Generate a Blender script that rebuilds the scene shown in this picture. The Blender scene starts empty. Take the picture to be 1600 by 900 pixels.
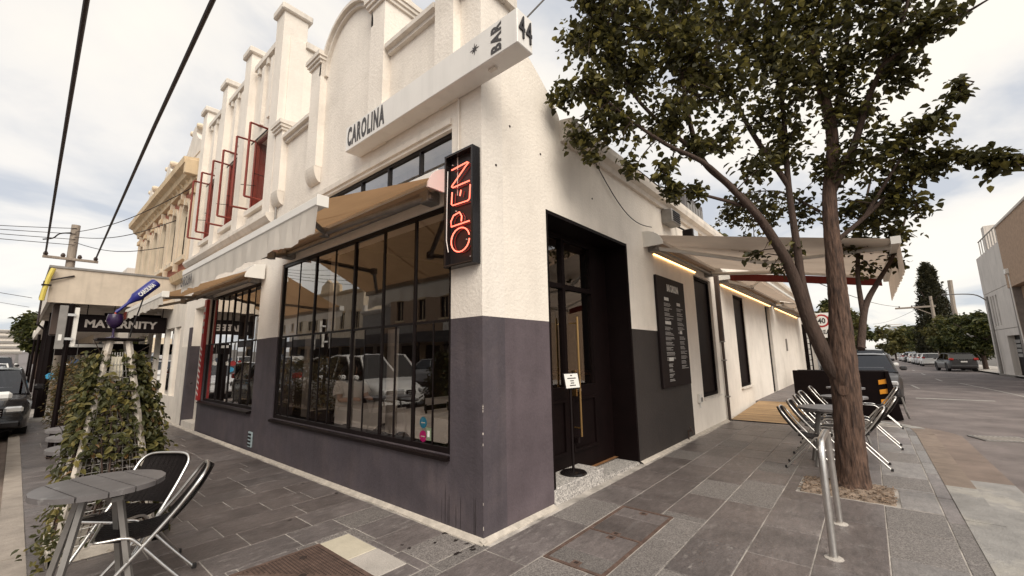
import bpy, bmesh, math, random
from mathutils import Vector, Matrix
rnd = random.Random(11)
R = math.radians
PI = math.pi
S = bpy.context.scene
COL = S.collection

# ------------------------------------------------------------------ camera
# solved from the photograph: the street corner of the bar is the origin,
# +X runs along the side street wall, +Y along the main street wall.
CF, CYAW, CPITCH, CROLL = 648.9, R(40.2255), R(9.2448), R(-0.9826)
CPOS = Vector((-2.6384, -2.5823, 1.5))
_w = Vector((math.cos(CYAW)*math.cos(CPITCH), math.sin(CYAW)*math.cos(CPITCH), math.sin(CPITCH)))
_r = _w.cross(Vector((0, 0, 1))).normalized()
_u = _r.cross(_w)
_r, _u = (_r*math.cos(CROLL)+_u*math.sin(CROLL)), (_u*math.cos(CROLL)-_r*math.sin(CROLL))
cam = bpy.data.objects.new('camera', bpy.data.cameras.new('camera'))
COL.objects.link(cam)
cam.data.sensor_width = 36
cam.data.lens = CF/1600*36
cam.data.clip_start = .05
cam.data.clip_end = 3000
M4 = Matrix((_r, _u, -_w)).transposed().to_4x4()
M4.translation = CPOS
cam.matrix_world = M4
S.camera = cam

def px(x, y, ax, c):
    """point where the sight line of a photo pixel meets the plane ax = c"""
    d = _r*((x-800)/CF)-_u*((y-450)/CF)+_w
    i = 'XYZ'.index(ax)
    return CPOS+d*((c-CPOS[i])/d[i])

# ------------------------------------------------------------------ sky, sun, exposure
SUN_EL, SUN_AZ = R(42), math.atan2(-.86, -.50)
W = bpy.data.worlds.new('World'); S.world = W; W.use_nodes = True
nt = W.node_tree; nt.nodes.clear()
def wn(t, **k):
    n = nt.nodes.new(t)
    for a, b in k.items(): setattr(n, a, b)
    return n
out = wn('ShaderNodeOutputWorld'); bg = wn('ShaderNodeBackground'); bg.inputs['Strength'].default_value = .1
sky = wn('ShaderNodeTexSky', sky_type='NISHITA', sun_disc=False)
sky.sun_elevation = SUN_EL; sky.sun_rotation = PI/2-SUN_AZ
tc = wn('ShaderNodeTexCoord'); sep = wn('ShaderNodeSeparateXYZ')
nt.links.new(tc.outputs['Generated'], sep.inputs[0])
ad = wn('ShaderNodeMath', operation='ADD'); ad.inputs[1].default_value = .22
mx = wn('ShaderNodeMath', operation='MAXIMUM'); mx.inputs[1].default_value = .06
nt.links.new(sep.outputs['Z'], ad.inputs[0]); nt.links.new(ad.outputs[0], mx.inputs[0])
dx = wn('ShaderNodeMath', operation='DIVIDE'); dy = wn('ShaderNodeMath', operation='DIVIDE')
for n, o in ((dx, 'X'), (dy, 'Y')):
    nt.links.new(sep.outputs[o], n.inputs[0]); nt.links.new(mx.outputs[0], n.inputs[1])
cmb = wn('ShaderNodeCombineXYZ'); nt.links.new(dx.outputs[0], cmb.inputs[0]); nt.links.new(dy.outputs[0], cmb.inputs[1])
cn = wn('ShaderNodeTexNoise'); cn.inputs['Scale'].default_value = 1.15; cn.inputs['Detail'].default_value = 7
cn.inputs['Roughness'].default_value = .52; cn.inputs['Distortion'].default_value = .35
nt.links.new(cmb.outputs[0], cn.inputs['Vector'])
cr = wn('ShaderNodeValToRGB')
e = cr.color_ramp.elements
e[0].position = .42; e[0].color = (.55, .57, .61, 1)
e[1].position = .64; e[1].color = (.97, .905, .80, 1)
el = cr.color_ramp.elements.new(.53); el.color = (.86, .82, .765, 1)
nt.links.new(cn.outputs['Fac'], cr.inputs['Fac'])
mul = wn('ShaderNodeVectorMath', operation='SCALE'); mul.inputs['Scale'].default_value = 5.0
nt.links.new(cr.outputs['Color'], mul.inputs[0])
mixs = wn('ShaderNodeMix', data_type='RGBA'); mixs.inputs['Factor'].default_value = .93
nt.links.new(sky.outputs[0], mixs.inputs['A']); nt.links.new(mul.outputs[0], mixs.inputs['B'])
nt.links.new(mixs.outputs['Result'], bg.inputs['Color']); nt.links.new(bg.outputs[0], out.inputs[0])

sl = bpy.data.lights.new('sun', 'SUN'); sl.energy = 1.5; sl.angle = R(50); sl.color = (1, .92, .80)
sun = bpy.data.objects.new('sun', sl); COL.objects.link(sun)
sd = Vector((math.cos(SUN_EL)*math.cos(SUN_AZ), math.cos(SUN_EL)*math.sin(SUN_AZ), math.sin(SUN_EL)))
sun.rotation_euler = sd.to_track_quat('Z', 'Y').to_euler()
sun.location = (-6, -12, 20)
S.view_settings.view_transform = 'Standard'; S.view_settings.look = 'None'
S.view_settings.exposure = 1.22; S.view_settings.gamma = 1; S.view_settings.use_curve_mapping = False
S.render.resolution_x, S.render.resolution_y = 1024, 576
S.render.engine = 'CYCLES'

# ------------------------------------------------------------------ materials
def nodes(m):
    m.use_nodes = True
    t = m.node_tree
    b = t.nodes['Principled BSDF']
    def N(ty, **k):
        n = t.nodes.new(ty)
        for a, c in k.items():
            if hasattr(n, a) and a not in n.inputs: setattr(n, a, c)
            else: n.inputs[a].default_value = c
        return n
    return t, b, N, t.links.new
def mat(name, col, rough=.6, metal=0., var=.12, vs=4., bump=0., bs=40., orand=0., streak=0., col2=None, c2pos=(.5, .65), c2s=3., stretch=(1, 1, 1), island=0., spec=.5, fine=0., dirt=0.):
    m = bpy.data.materials.new(name)
    t, b, N, L = nodes(m)
    b.inputs['Roughness'].default_value = rough; b.inputs['Metallic'].default_value = metal
    b.inputs['Specular IOR Level'].default_value = spec
    g = N('ShaderNodeNewGeometry')
    mp = N('ShaderNodeMapping', Scale=stretch); L(g.outputs['Position'], mp.inputs['Vector'])
    n1 = N('ShaderNodeTexNoise', Scale=vs, Detail=6., Roughness=.6); L(mp.outputs[0], n1.inputs['Vector'])
    mr = N('ShaderNodeMapRange'); mr.inputs['From Min'].default_value = .3; mr.inputs['From Max'].default_value = .7
    mr.inputs['To Min'].default_value = 1-var; mr.inputs['To Max'].default_value = 1+var
    L(n1.outputs['Fac'], mr.inputs['Value'])
    val = mr.outputs[0]
    def mulv(a, src, lo, hi, fmin=0., fmax=1.):
        r = N('ShaderNodeMapRange'); r.inputs['From Min'].default_value = fmin; r.inputs['From Max'].default_value = fmax
        r.inputs['To Min'].default_value = lo; r.inputs['To Max'].default_value = hi; L(src, r.inputs['Value'])
        q = N('ShaderNodeMath', operation='MULTIPLY'); L(a, q.inputs[0]); L(r.outputs[0], q.inputs[1]); return q.outputs[0]
    if orand:
        oi = N('ShaderNodeObjectInfo'); val = mulv(val, oi.outputs['Random'], 1-orand, 1+orand)
    if island: val = mulv(val, g.outputs['Random Per Island'], 1-island, 1+island)
    if fine:
        nf = N('ShaderNodeTexNoise', Scale=bs*2.2, Detail=3.); L(g.outputs['Position'], nf.inputs['Vector'])
        val = mulv(val, nf.outputs['Fac'], 1-fine, 1+fine, .3, .7)
    if dirt:
        nd = N('ShaderNodeTexNoise', Scale=1.3, Detail=8., Roughness=.7, Distortion=.6); L(g.outputs['Position'], nd.inputs['Vector'])
        val = mulv(val, nd.outputs['Fac'], 1-dirt, 1+dirt, .36, .64)
    if streak:
        ms = N('ShaderNodeMapping', Scale=(5, 5, .35)); L(g.outputs['Position'], ms.inputs['Vector'])
        ns = N('ShaderNodeTexNoise', Scale=1.6, Detail=5.); L(ms.outputs[0], ns.inputs['Vector'])
        val = mulv(val, ns.outputs['Fac'], 1, 1-streak, .5, .74)
    base = None
    if col2:
        n2 = N('ShaderNodeTexNoise', Scale=c2s, Detail=7., Roughness=.65); L(mp.outputs[0], n2.inputs['Vector'])
        r2 = N('ShaderNodeMapRange'); r2.inputs['From Min'].default_value = c2pos[0]; r2.inputs['From Max'].default_value = c2pos[1]
        L(n2.outputs['Fac'], r2.inputs['Value'])
        mc = N('ShaderNodeMix', data_type='RGBA'); mc.inputs['A'].default_value = (*col, 1); mc.inputs['B'].default_value = (*col2, 1)
        L(r2.outputs[0], mc.inputs['Factor']); base = mc.outputs['Result']
    sc = N('ShaderNodeVectorMath', operation='SCALE')
    if base: L(base, sc.inputs[0])
    else: sc.inputs[0].default_value = col
    L(val, sc.inputs['Scale']); L(sc.outputs[0], b.inputs['Base Color'])
    if bump:
        nb = N('ShaderNodeTexNoise', Scale=bs, Detail=5., Roughness=.6); L(mp.outputs[0], nb.inputs['Vector'])
        bn = N('ShaderNodeBump', Strength=bump, Distance=.02); L(nb.outputs['Fac'], bn.inputs['Height']); L(bn.outputs[0], b.inputs['Normal'])
    return m
def emit(name, col, st):
    m = bpy.data.materials.new(name); t, b, N, L = nodes(m)
    b.inputs['Base Color'].default_value = (*col, 1); b.inputs['Emission Color'].default_value = (*col, 1); b.inputs['Emission Strength'].default_value = st
    return m
def glassmat(name, tint=(.8, .8, .8), k=1.7, rough=.0, f0=.02):
    m = bpy.data.materials.new(name); t, b, N, L = nodes(m)
    t.nodes.remove(b); o = t.nodes['Material Output']
    tr = N('ShaderNodeBsdfTransparent'); tr.inputs[0].default_value = (*tint, 1)
    gl = N('ShaderNodeBsdfGlossy', Roughness=rough); gl.inputs[0].default_value = (.97, .95, .93, 1)
    lw = N('ShaderNodeLayerWeight', Blend=.5); p5 = N('ShaderNodeMath', operation='POWER'); p5.inputs[1].default_value = 5; L(lw.outputs['Facing'], p5.inputs[0])
    fr = N('ShaderNodeMath', operation='MULTIPLY_ADD'); fr.inputs[1].default_value = .96; fr.inputs[2].default_value = .04; L(p5.outputs[0], fr.inputs[0])   # Schlick, same from both sides
    q = N('ShaderNodeMath', operation='MULTIPLY_ADD', use_clamp=True); q.inputs[1].default_value = k; q.inputs[2].default_value = f0
    L(fr.outputs[0], q.inputs[0]); mi = N('ShaderNodeMixShader')
    L(q.outputs[0], mi.inputs[0]); L(tr.outputs[0], mi.inputs[1]); L(gl.outputs[0], mi.inputs[2]); L(mi.outputs[0], o.inputs[0])
    return m
def fabric(name, col, tl=.5, stripes=0.):
    m = bpy.data.materials.new(name); t, b, N, L = nodes(m); t.nodes.remove(b); o = t.nodes['Material Output']
    g = N('ShaderNodeNewGeometry'); n = N('ShaderNodeTexNoise', Scale=3., Detail=5.); L(g.outputs['Position'], n.inputs['Vector'])
    mr = N('ShaderNodeMapRange'); mr.inputs['To Min'].default_value = .8; mr.inputs['To Max'].default_value = 1.15; L(n.outputs['Fac'], mr.inputs['Value'])
    sc = N('ShaderNodeVectorMath', operation='SCALE'); sc.inputs[0].default_value = col; L(mr.outputs[0], sc.inputs['Scale'])
    d = N('ShaderNodeBsdfDiffuse'); tl_ = N('ShaderNodeBsdfTranslucent'); L(sc.outputs[0], d.inputs[0]); L(sc.outputs[0], tl_.inputs[0])
    w = N('ShaderNodeTexNoise', Scale=250.); L(g.outputs['Position'], w.inputs['Vector'])
    bn = N('ShaderNodeBump', Strength=.15, Distance=.002); L(w.outputs['Fac'], bn.inputs['Height']); L(bn.outputs[0], d.inputs['Normal'])
    mi = N('ShaderNodeMixShader'); mi.inputs[0].default_value = tl; L(d.outputs[0], mi.inputs[1]); L(tl_.outputs[0], mi.inputs[2]); L(mi.outputs[0], o.inputs[0])
    return m
def leafmat(name, col, col2, tl=.3):
    m = bpy.data.materials.new(name); t, b, N, L = nodes(m); o = t.nodes['Material Output']
    g = N('ShaderNodeNewGeometry'); cr = N('ShaderNodeValToRGB'); e = cr.color_ramp.elements
    e[0].color = (*[c*.6 for c in col], 1); e[1].color = (*col2, 1); e[0].position = 0; e[1].position = 1
    x = e.new(.6); x.color = (*col, 1)
    L(g.outputs['Random Per Island'], cr.inputs[0]); L(cr.outputs[0], b.inputs['Base Color'])
    b.inputs['Roughness'].default_value = .5; b.inputs['Specular IOR Level'].default_value = .35
    tr = N('ShaderNodeBsdfTranslucent'); L(cr.outputs[0], tr.inputs[0])
    mi = N('ShaderNodeMixShader'); mi.inputs[0].default_value = tl; L(b.outputs[0], mi.inputs[1]); L(tr.outputs[0], mi.inputs[2]); L(mi.outputs[0], o.inputs[0])
    return m
def granite(name, a, b_, sc=140.):
    m = bpy.data.materials.new(name); t, b, N, L = nodes(m)
    g = N('ShaderNodeNewGeometry'); v = N('ShaderNodeTexVoronoi', Scale=sc); L(g.outputs['Position'], v.inputs['Vector'])
    n = N('ShaderNodeTexNoise', Scale=3., Detail=5.); L(g.outputs['Position'], n.inputs['Vector'])
    sp = N('ShaderNodeSeparateColor'); L(v.outputs['Color'], sp.inputs[0])
    mi = N('ShaderNodeMix', data_type='RGBA'); mi.inputs['A'].default_value = (*a, 1); mi.inputs['B'].default_value = (*b_, 1); L(sp.outputs[0], mi.inputs['Factor'])
    oi = N('ShaderNodeObjectInfo'); ad = N('ShaderNodeMath', operation='ADD'); L(oi.outputs['Random'], ad.inputs[0]); L(n.outputs['Fac'], ad.inputs[1])
    mr = N('ShaderNodeMapRange'); mr.inputs['From Max'].default_value = 2; mr.inputs['To Min'].default_value = .65; mr.inputs['To Max'].default_value = 1.35; L(ad.outputs[0], mr.inputs['Value'])
    sc_ = N('ShaderNodeVectorMath', operation='SCALE'); L(mi.outputs['Result'], sc_.inputs[0]); L(mr.outputs[0], sc_.inputs['Scale']); L(sc_.outputs[0], b.inputs['Base Color'])
    b.inputs['Roughness'].default_value = .62
    return m
def slate(name, a, vein, orand=.25, sc=3., rough=.42):
    m = mat(name, a, rough, var=.22, vs=9, bump=.25, bs=28, orand=orand, col2=vein, c2pos=(.56, .74), c2s=sc, stretch=(1, 2.6, 1), fine=.18, dirt=.26)
    return m

STUCCO = mat('white_stucco', (.82, .75, .665), .85, var=.05, vs=2.2, bump=.4, bs=30, streak=.05, col2=(.69, .62, .545), c2pos=(.5, .8), c2s=.9, fine=.03)
STUCCO2 = mat('white_stucco_worn', (.80, .735, .66), .85, var=.06, vs=1.6, bump=.4, bs=28, streak=.06, col2=(.66, .60, .53), c2pos=(.5, .8), c2s=1.1, fine=.03)
STUCCO3 = mat('aged_white_paint', (.70, .64, .57), .85, var=.09, vs=2.6, bump=.3, bs=30, streak=.16)
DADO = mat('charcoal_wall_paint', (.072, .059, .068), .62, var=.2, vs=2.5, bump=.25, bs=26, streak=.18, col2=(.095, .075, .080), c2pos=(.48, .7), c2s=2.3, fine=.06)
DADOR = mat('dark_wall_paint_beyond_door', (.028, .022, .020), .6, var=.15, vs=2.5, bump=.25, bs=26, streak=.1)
DADOL = mat('charcoal_wall_paint_warm_lit', (.096, .074, .083), .6, var=.18, vs=2.5, bump=.25, bs=26, streak=.15, col2=(.115, .09, .10), c2pos=(.5, .72), c2s=2.1, fine=.06)  # same charcoal paint, with the side street face's stronger light put into the colour
CREAM = mat('cream_render', (.66, .51, .33), .8, var=.1, vs=2, bump=.25, bs=25, streak=.3)
CREAML = mat('pale_cream_render', (.68, .57, .43), .8, var=.1, vs=2, bump=.2, bs=25, streak=.3)
BRICKR = mat('red_brick', (.30, .10, .06), .8, var=.25, vs=9, bump=.3, bs=30)
BRICKT = mat('tan_brick', (.40, .27, .18), .85, var=.2, vs=5, bump=.3, bs=25, orand=.18)
MORTAR = mat('pale_mortar', (.50, .45, .39), .9, var=.2, vs=12, bump=.4, bs=60)
BLACK = mat('black_steel', (.007, .0035, .0035), .45, var=.2, vs=6, spec=.25)
BLACKM = mat('matt_black_paint', (.005, .002, .002), .6, var=.25, vs=5, spec=.12)
BLACKG = mat('black_gloss', (.01, .008, .008), .22, var=.1)
DKBROWN = mat('dark_brown', (.05, .03, .022), .6, var=.2)
STEELB = mat('brushed_aluminium', (.74, .72, .69), .32, metal=1., var=.1, vs=20, bump=.02)
STEELG = mat('galvanised_grey', (.25, .235, .22), .5, metal=.5, var=.15, vs=8)
WHITEM = mat('white_powder_coat', (.72, .69, .64), .45, var=.05)
WHITEP = mat('white_print', (.74, .72, .68), .6, var=.03)
GREYP = mat('grey_print', (.42, .40, .38), .6, var=.03)
BLACKP = mat('black_print', (.018, .014, .014), .5, var=.05)
CHAR = mat('charcoal_lettering', (.05, .043, .042), .5, var=.05)
REDP = mat('oxide_red_paint', (.20, .030, .018), .45, var=.18, vs=6)
REDDK = mat('red_curtain', (.17, .04, .025), .8, var=.15)
REDS = mat('red_sign', (.36, .02, .02), .45)
SIGNW = mat('sign_white_acrylic', (.76, .73, .69), .4, var=.05, vs=1.5, streak=.08)
GLASS = glassmat('window_glass', (.86, .80, .75), 3.1, f0=.015)
GLASSR = glassmat('red_room_glass', (.85, .8, .78), 1.3)
GLASST = glassmat('high_window_glass', (.75, .75, .75), 3., f0=.16)
GLASSC = glassmat('car_glass', (.12, .12, .13), 1.6)
GLASSB = glassmat('clear_sash_glass', (.95, .95, .94), .6)
GOLD = mat('brass', (.55, .34, .14), .35, metal=1., var=.1)
FAB_TAN = fabric('tan_awning_cloth', (.50, .315, .175), .36)
FAB_CREAM = fabric('cream_awning_cloth', (.56, .46, .375), .36)
FAB_WHITE = fabric('off_white_valance', (.80, .75, .68), .38)
PINKCAP = mat('pale_pink_end_cap', (.74, .58, .54), .45, var=.04)
RUSTRED = fabric('rust_red_cloth', (.15, .035, .028), .25)
ASPH = mat('asphalt', dirt=.15, col=(.135, .112, .106), rough=.85, var=.26, vs=1.2, bump=.4, bs=110, fine=.3, col2=(.18, .152, .143), c2pos=(.45, .6), c2s=.45)
GROUNDM = mat('far_ground', (.11, .10, .09), .9, var=.2, vs=.2)
PAVEB = mat('pavement_bed', (.17, .15, .145), .85, var=.25, vs=5, bump=.3, bs=40, fine=.2)
JOINT = mat('joint_sand', (.36, .33, .30), .9, var=.6, vs=3.5, bump=.2)
SL1 = slate('dark_slate', (.122, .103, .098), (.20, .18, .172), .12)
SL2 = slate('mid_slate', (.138, .119, .115), (.22, .198, .188), .12)
SL3 = slate('veined_slate', (.135, .118, .115), (.32, .295, .278), .12, sc=6.)
SL4 = slate('pale_slate', (.195, .178, .17), (.26, .243, .232), .12)
GR1 = granite('grey_granite', (.085, .075, .072), (.25, .228, .214))
GR2 = granite('pale_granite', (.16, .15, .145), (.62, .58, .54), 90.)
CREAMS = mat('cream_slab', (.52, .47, .37), .75, var=.12, vs=6, bump=.2)
CONC = mat('pale_concrete', (.42, .385, .35), .85, var=.15, vs=3, bump=.3, bs=50, fine=.15)
CONCG = mat('smooth_concrete_cladding', (.60, .55, .50), .75, var=.08, vs=1, streak=.2)
KERB = mat('beige_kerb', (.32, .275, .235), .85, var=.2, vs=5, bump=.4, bs=50, orand=.12)
KERBB = mat('brown_kerb', (.20, .155, .125), .85, var=.2, vs=5, bump=.4, bs=50, orand=.15)
KERBW = mat('worn_pale_kerb', (.25, .24, .23), .85, var=.2, vs=4, bump=.4, bs=50, col2=(.34, .32, .29), c2pos=(.5, .58), c2s=1.3)
GUTB = mat('brown_gutter', (.19, .145, .12), .85, var=.2, vs=3, bump=.4, bs=60, orand=.1)
RUST = mat('rusty_cast_iron', (.125, .080, .063), .75, metal=.2, var=.35, vs=14, bump=.4, bs=50)
RUSTD = mat('dark_hole', (.03, .018, .014), .8)
MULCH = mat('bark_mulch', (.24, .17, .12), .95, var=.5, vs=30, bump=1., bs=60, island=.35)
SOIL = mat('tree_pit_crust', (.25, .19, .145), .95, var=.4, vs=18, bump=1., bs=45, fine=.3)
WOODD = mat('weathered_decking', (.36, .24, .13), .75, var=.25, vs=6, stretch=(6, 1, 6), bump=.2, orand=.2)
WOODP = mat('peeling_white_timber', (.56, .50, .43), .8, var=.15, vs=12, bump=.3, col2=(.30, .24, .18), c2pos=(.56, .66), c2s=9)
FLOORW = mat('timber_floor', (.26, .13, .06), .35, var=.25, vs=6)
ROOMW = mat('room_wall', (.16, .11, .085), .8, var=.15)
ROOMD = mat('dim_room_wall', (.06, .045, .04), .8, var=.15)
CLOTH = mat('white_tablecloth', (.74, .72, .70), .8, var=.04)
SHIRT = mat('white_shirt', (.72, .69, .66), .8, var=.05)
SKIN = mat('skin', (.45, .27, .19), .55, var=.05)
HAIR = mat('dark_hair', (.016, .010, .008), .5, var=.3)
BARK = mat('tree_bark', (.10, .058, .040), .9, var=.6, vs=14, stretch=(4, 4, .55), bump=1., bs=8, col2=(.045, .026, .019), c2pos=(.5, .6), c2s=8)
BARKD = mat('dark_bark', (.062, .038, .028), .9, var=.3, vs=9, stretch=(4, 4, .8), bump=.8, bs=14)
LEAF = leafmat('pear_leaf', (.066, .062, .021), (.21, .18, .045), .4)
LEAFV = leafmat('vine_leaf', (.070, .072, .024), (.21, .17, .05))
LEAFO = leafmat('reddish_leaf', (.17, .09, .03), (.27, .15, .05))
LEAFH = leafmat('hedge_leaf', (.070, .062, .024), (.19, .125, .04))
LEAFC = leafmat('cypress_leaf', (.035, .034, .014), (.07, .06, .025), .15)
LEAFB = leafmat('street_tree_leaf', (.055, .065, .018), (.14, .13, .035))
LEAFY = leafmat('light_tree_leaf', (.10, .095, .028), (.20, .17, .05))
PLANK = mat('grey_table_board', (.13, .12, .12), .4, var=.2, vs=5, orand=.1, col2=(.26, .25, .245), c2pos=(.6, .7), c2s=8)
WICKER = mat('black_weave', (.006, .0035, .0035), .5, var=.4, vs=60, bump=.5, bs=160, spec=.2)
PLASTB = mat('black_rubber', (.015, .013, .013), .6)
TYRE = mat('tyre', (.018, .017, .017), .8)
BLUE = mat('cobalt_blue_bottle', (.018, .02, .17), .3, var=.15)
PURPLE = mat('dark_purple', (.022, .009, .04), .25, var=.2)
WINE = mat('red_wine', (.45, .06, .04), .3)
YEL = mat('yellow_tube', (.62, .50, .10), .5)
ORANGE = mat('orange_reflector', (.75, .30, .02), .35)
WIREM = mat('black_cable', (.022, .013, .012), .7, var=.2)
TIMB = mat('pole_timber', (.30, .25, .205), .9, var=.2, vs=5, stretch=(6, 6, .6), bump=.4)
TOWER = mat('glass_tower', (.30, .37, .42), .3, var=.1)
NEON = emit('neon_red_tube', (1., .16, .10), 1.25)
NEOND = mat('neon_reflection_red', (.28, .03, .025), .3)  # dull red for tube copies that imitate the neon's reflection in the back panel
LED = emit('warm_led', (1., .58, .22), 2.2)
def paint(name, c, r=.28): return mat(name, c, r, var=.02, spec=.6)
CARW = paint('white_car_paint', (.68, .67, .65)); CARS = paint('silver_car_paint', (.42, .42, .43)); CARB = paint('black_car_paint', (.014, .013, .014), .15)
CARG = paint('grey_car_paint', (.035, .033, .034))
FOLD = mat('brushed_steel_panel', (.34, .32, .30), .38, metal=.7, var=.25, vs=3, stretch=(1, 1, .6)); CARR = paint('red_car_paint', (.30, .03, .02)); CARBL = paint('blue_car_paint', (.05, .08, .16))
TAIL = mat('tail_lamp', (.36, .02, .015), .2); HEADL = mat('head_lamp', (.62, .62, .62), .1, metal=.5)

# ------------------------------------------------------------------ mesh helpers
ORG = {}
class MB:
    def __init__(s): s.v = []; s.f = []
    def add(s, vs, fs):
        o = len(s.v); s.v += [tuple(q) for q in vs]; s.f += [tuple(i+o for i in q) for q in fs]; return s
    def poly(s, *p): return s.add(p, [tuple(range(len(p)))])
    def box(s, x0, x1, y0, y1, z0, z1):
        return s.add([(x, y, z) for x in (x0, x1) for y in (y0, y1) for z in (z0, z1)],
                     [(0, 1, 3, 2), (4, 6, 7, 5), (0, 4, 5, 1), (2, 3, 7, 6), (0, 2, 6, 4), (1, 5, 7, 3)])
    def cbox(s, x0, x1, y0, y1, z0, z1, b=.01):
        b = min(b, .45*abs(x1-x0), .45*abs(y1-y0), .45*abs(z1-z0))
        lo = (x0, y0, z0); hi = (x1, y1, z1); ix = {}; vs = []
        for c in range(8):
            sg = [(c >> k) & 1 for k in range(3)]
            for k in range(3):
                p = [(hi[a] if sg[a] else lo[a]) if a == k else (hi[a]-b if sg[a] else lo[a]+b) for a in range(3)]
                ix[c, k] = len(vs); vs.append(p)
        fs = []
        for k in range(3):
            i, j = [a for a in range(3) if a != k]
            for sg in (0, 1):
                cs = [sg << k, sg << k | 1 << i, sg << k | 1 << i | 1 << j, sg << k | 1 << j]
                fs.append([ix[c, k] for c in cs])
        for k in range(3):
            i, j = [a for a in range(3) if a != k]
            for a in (0, 1):
                for d in (0, 1):
                    c0 = a << i | d << j; c1 = c0 | 1 << k
                    fs.append([ix[c0, i], ix[c1, i], ix[c1, j], ix[c0, j]])
        for c in range(8): fs.append([ix[c, 0], ix[c, 1], ix[c, 2]])
        return s.add(vs, fs)
    def prism(s, pts, lo, hi, ax='Z'):
        n = len(pts)
        def P(a, b, c): return {'Z': (a, b, c), 'Y': (a, c, b), 'X': (c, a, b)}[ax]
        vs = [P(a, b, lo) for a, b in pts]+[P(a, b, hi) for a, b in pts]
        return s.add(vs, [tuple(range(n)), tuple(range(2*n-1, n-1, -1))]+[(i, (i+1) % n, n+(i+1) % n, n+i) for i in range(n)])
    def tube(s, pts, r, n=8, closed=False, cap=True):
        pts = [Vector(p) for p in pts]; m = len(pts)
        rr = r if isinstance(r, (list, tuple)) else [r]*m
        up = None; rings = []
        for i, p in enumerate(pts):
            a = pts[(i-1) % m] if (closed or i > 0) else p; b = pts[(i+1) % m] if (closed or i < m-1) else p
            t = (b-a).normalized()
            if up is None: up = Vector((0, 0, 1)) if abs(t.z) < .9 else Vector((1, 0, 0))
            sd_ = t.cross(up).normalized(); up = sd_.cross(t).normalized()
            rings.append([p+(sd_*math.cos(q)+up*math.sin(q))*rr[i] for q in [2*PI*k/n for k in range(n)]])
        vs = [v for g in rings for v in g]; fs = []
        for i in range(m if closed else m-1):
            for k in range(n):
                a = i*n+k; b = i*n+(k+1) % n; c = ((i+1) % m)*n
                fs.append((a, b, c+(k+1) % n, c+k))
        if cap and not closed: fs += [tuple(range(n)), tuple(range((m-1)*n, m*n))]
        return s.add(vs, fs)
    def lathe(s, prof, n=16, c=(0, 0, 0), axis='Z'):
        vs = []; fs = []; m = len(prof)
        for r, z in prof:
            for k in range(n):
                a = 2*PI*k/n; q = (r*math.cos(a), r*math.sin(a), z)
                q = {'Z': q, 'X': (q[2], q[0], q[1]), 'Y': (q[0], q[2], q[1])}[axis]
                vs.append((q[0]+c[0], q[1]+c[1], q[2]+c[2]))
        for i in range(m-1):
            for k in range(n): fs.append((i*n+k, i*n+(k+1) % n, (i+1)*n+(k+1) % n, (i+1)*n+k))
        if prof[0][0] > 1e-4: fs.append(tuple(range(n)))
        if prof[-1][0] > 1e-4: fs.append(tuple(range((m-1)*n, m*n)))
        return s.add(vs, fs)
    def cells(s, ax, c0, c1, us, zs, solid):
        """slab c0..c1 thick along ax, made of the cells (us x zs) for which solid(u, z) holds"""
        us = sorted(set(us)); zs = sorted(set(zs)); nu, nz = len(us)-1, len(zs)-1
        ok = [[solid((us[i]+us[i+1])/2, (zs[j]+zs[j+1])/2) for j in range(nz)] for i in range(nu)]
        def P(u, z, c): return (c, u, z) if ax == 'X' else ((u, c, z) if ax == 'Y' else (u, z, c))
        g = lambda i, j: 0 <= i < nu and 0 <= j < nz and ok[i][j]
        for i in range(nu):
            for j in range(nz):
                if not ok[i][j]: continue
                a, b, c, d = us[i], us[i+1], zs[j], zs[j+1]
                s.poly(P(a, c, c0), P(b, c, c0), P(b, d, c0), P(a, d, c0)); s.poly(P(a, c, c1), P(a, d, c1), P(b, d, c1), P(b, c, c1))
                if not g(i-1, j): s.poly(P(a, c, c0), P(a, d, c0), P(a, d, c1), P(a, c, c1))
                if not g(i+1, j): s.poly(P(b, c, c0), P(b, c, c1), P(b, d, c1), P(b, d, c0))
                if not g(i, j-1): s.poly(P(a, c, c0), P(a, c, c1), P(b, c, c1), P(b, c, c0))
                if not g(i, j+1): s.poly(P(a, d, c0), P(b, d, c0), P(b, d, c1), P(a, d, c1))
        return s
    def xf(s, m, start=0):
        s.v[start:] = [tuple(m @ Vector(q)) for q in s.v[start:]]; return s
    def build(s, name, mt, parent=None, smooth=0., weld=False, recalc=True, local=False):
        me = bpy.data.meshes.new(name)
        o = bpy.data.objects.new(name, me); COL.objects.link(o)
        vs = s.v
        if parent is not None:
            o.parent = parent
            org = ORG.get(parent.name)
            if org is not None: 
                ORG[o.name] = org
                if not local: vs = [(a-org[0], b-org[1], c-org[2]) for a, b, c in vs]
        me.from_pydata(vs, [], s.f)
        if recalc:
            bm = bmesh.new(); bm.from_mesh(me)
            if weld: bmesh.ops.remove_doubles(bm, verts=bm.verts, dist=.0004)
            bmesh.ops.recalc_face_normals(bm, faces=bm.faces); bm.to_mesh(me); bm.free()
        if smooth:
            me.polygons.foreach_set('use_smooth', [True]*len(me.polygons)); me.set_sharp_from_angle(angle=R(smooth))
        for q in (mt if isinstance(mt, (list, tuple)) else [mt]): me.materials.append(q)
        me.update()
        return o
def tag(o, label=None, cat=None, group=None, kind=None):
    if label: o['label'] = label
    if cat: o['category'] = cat
    if group: o['group'] = group
    if kind: o['kind'] = kind
    return o
def thing(name, label, cat, loc=(0, 0, 0), rz=0., group=None):
    o = bpy.data.objects.new(name, None); COL.objects.link(o); o.empty_display_size = .2
    o.location = loc; o.rotation_euler.z = rz; ORG[o.name] = Vector(loc)
    return tag(o, label, cat, group)
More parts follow.
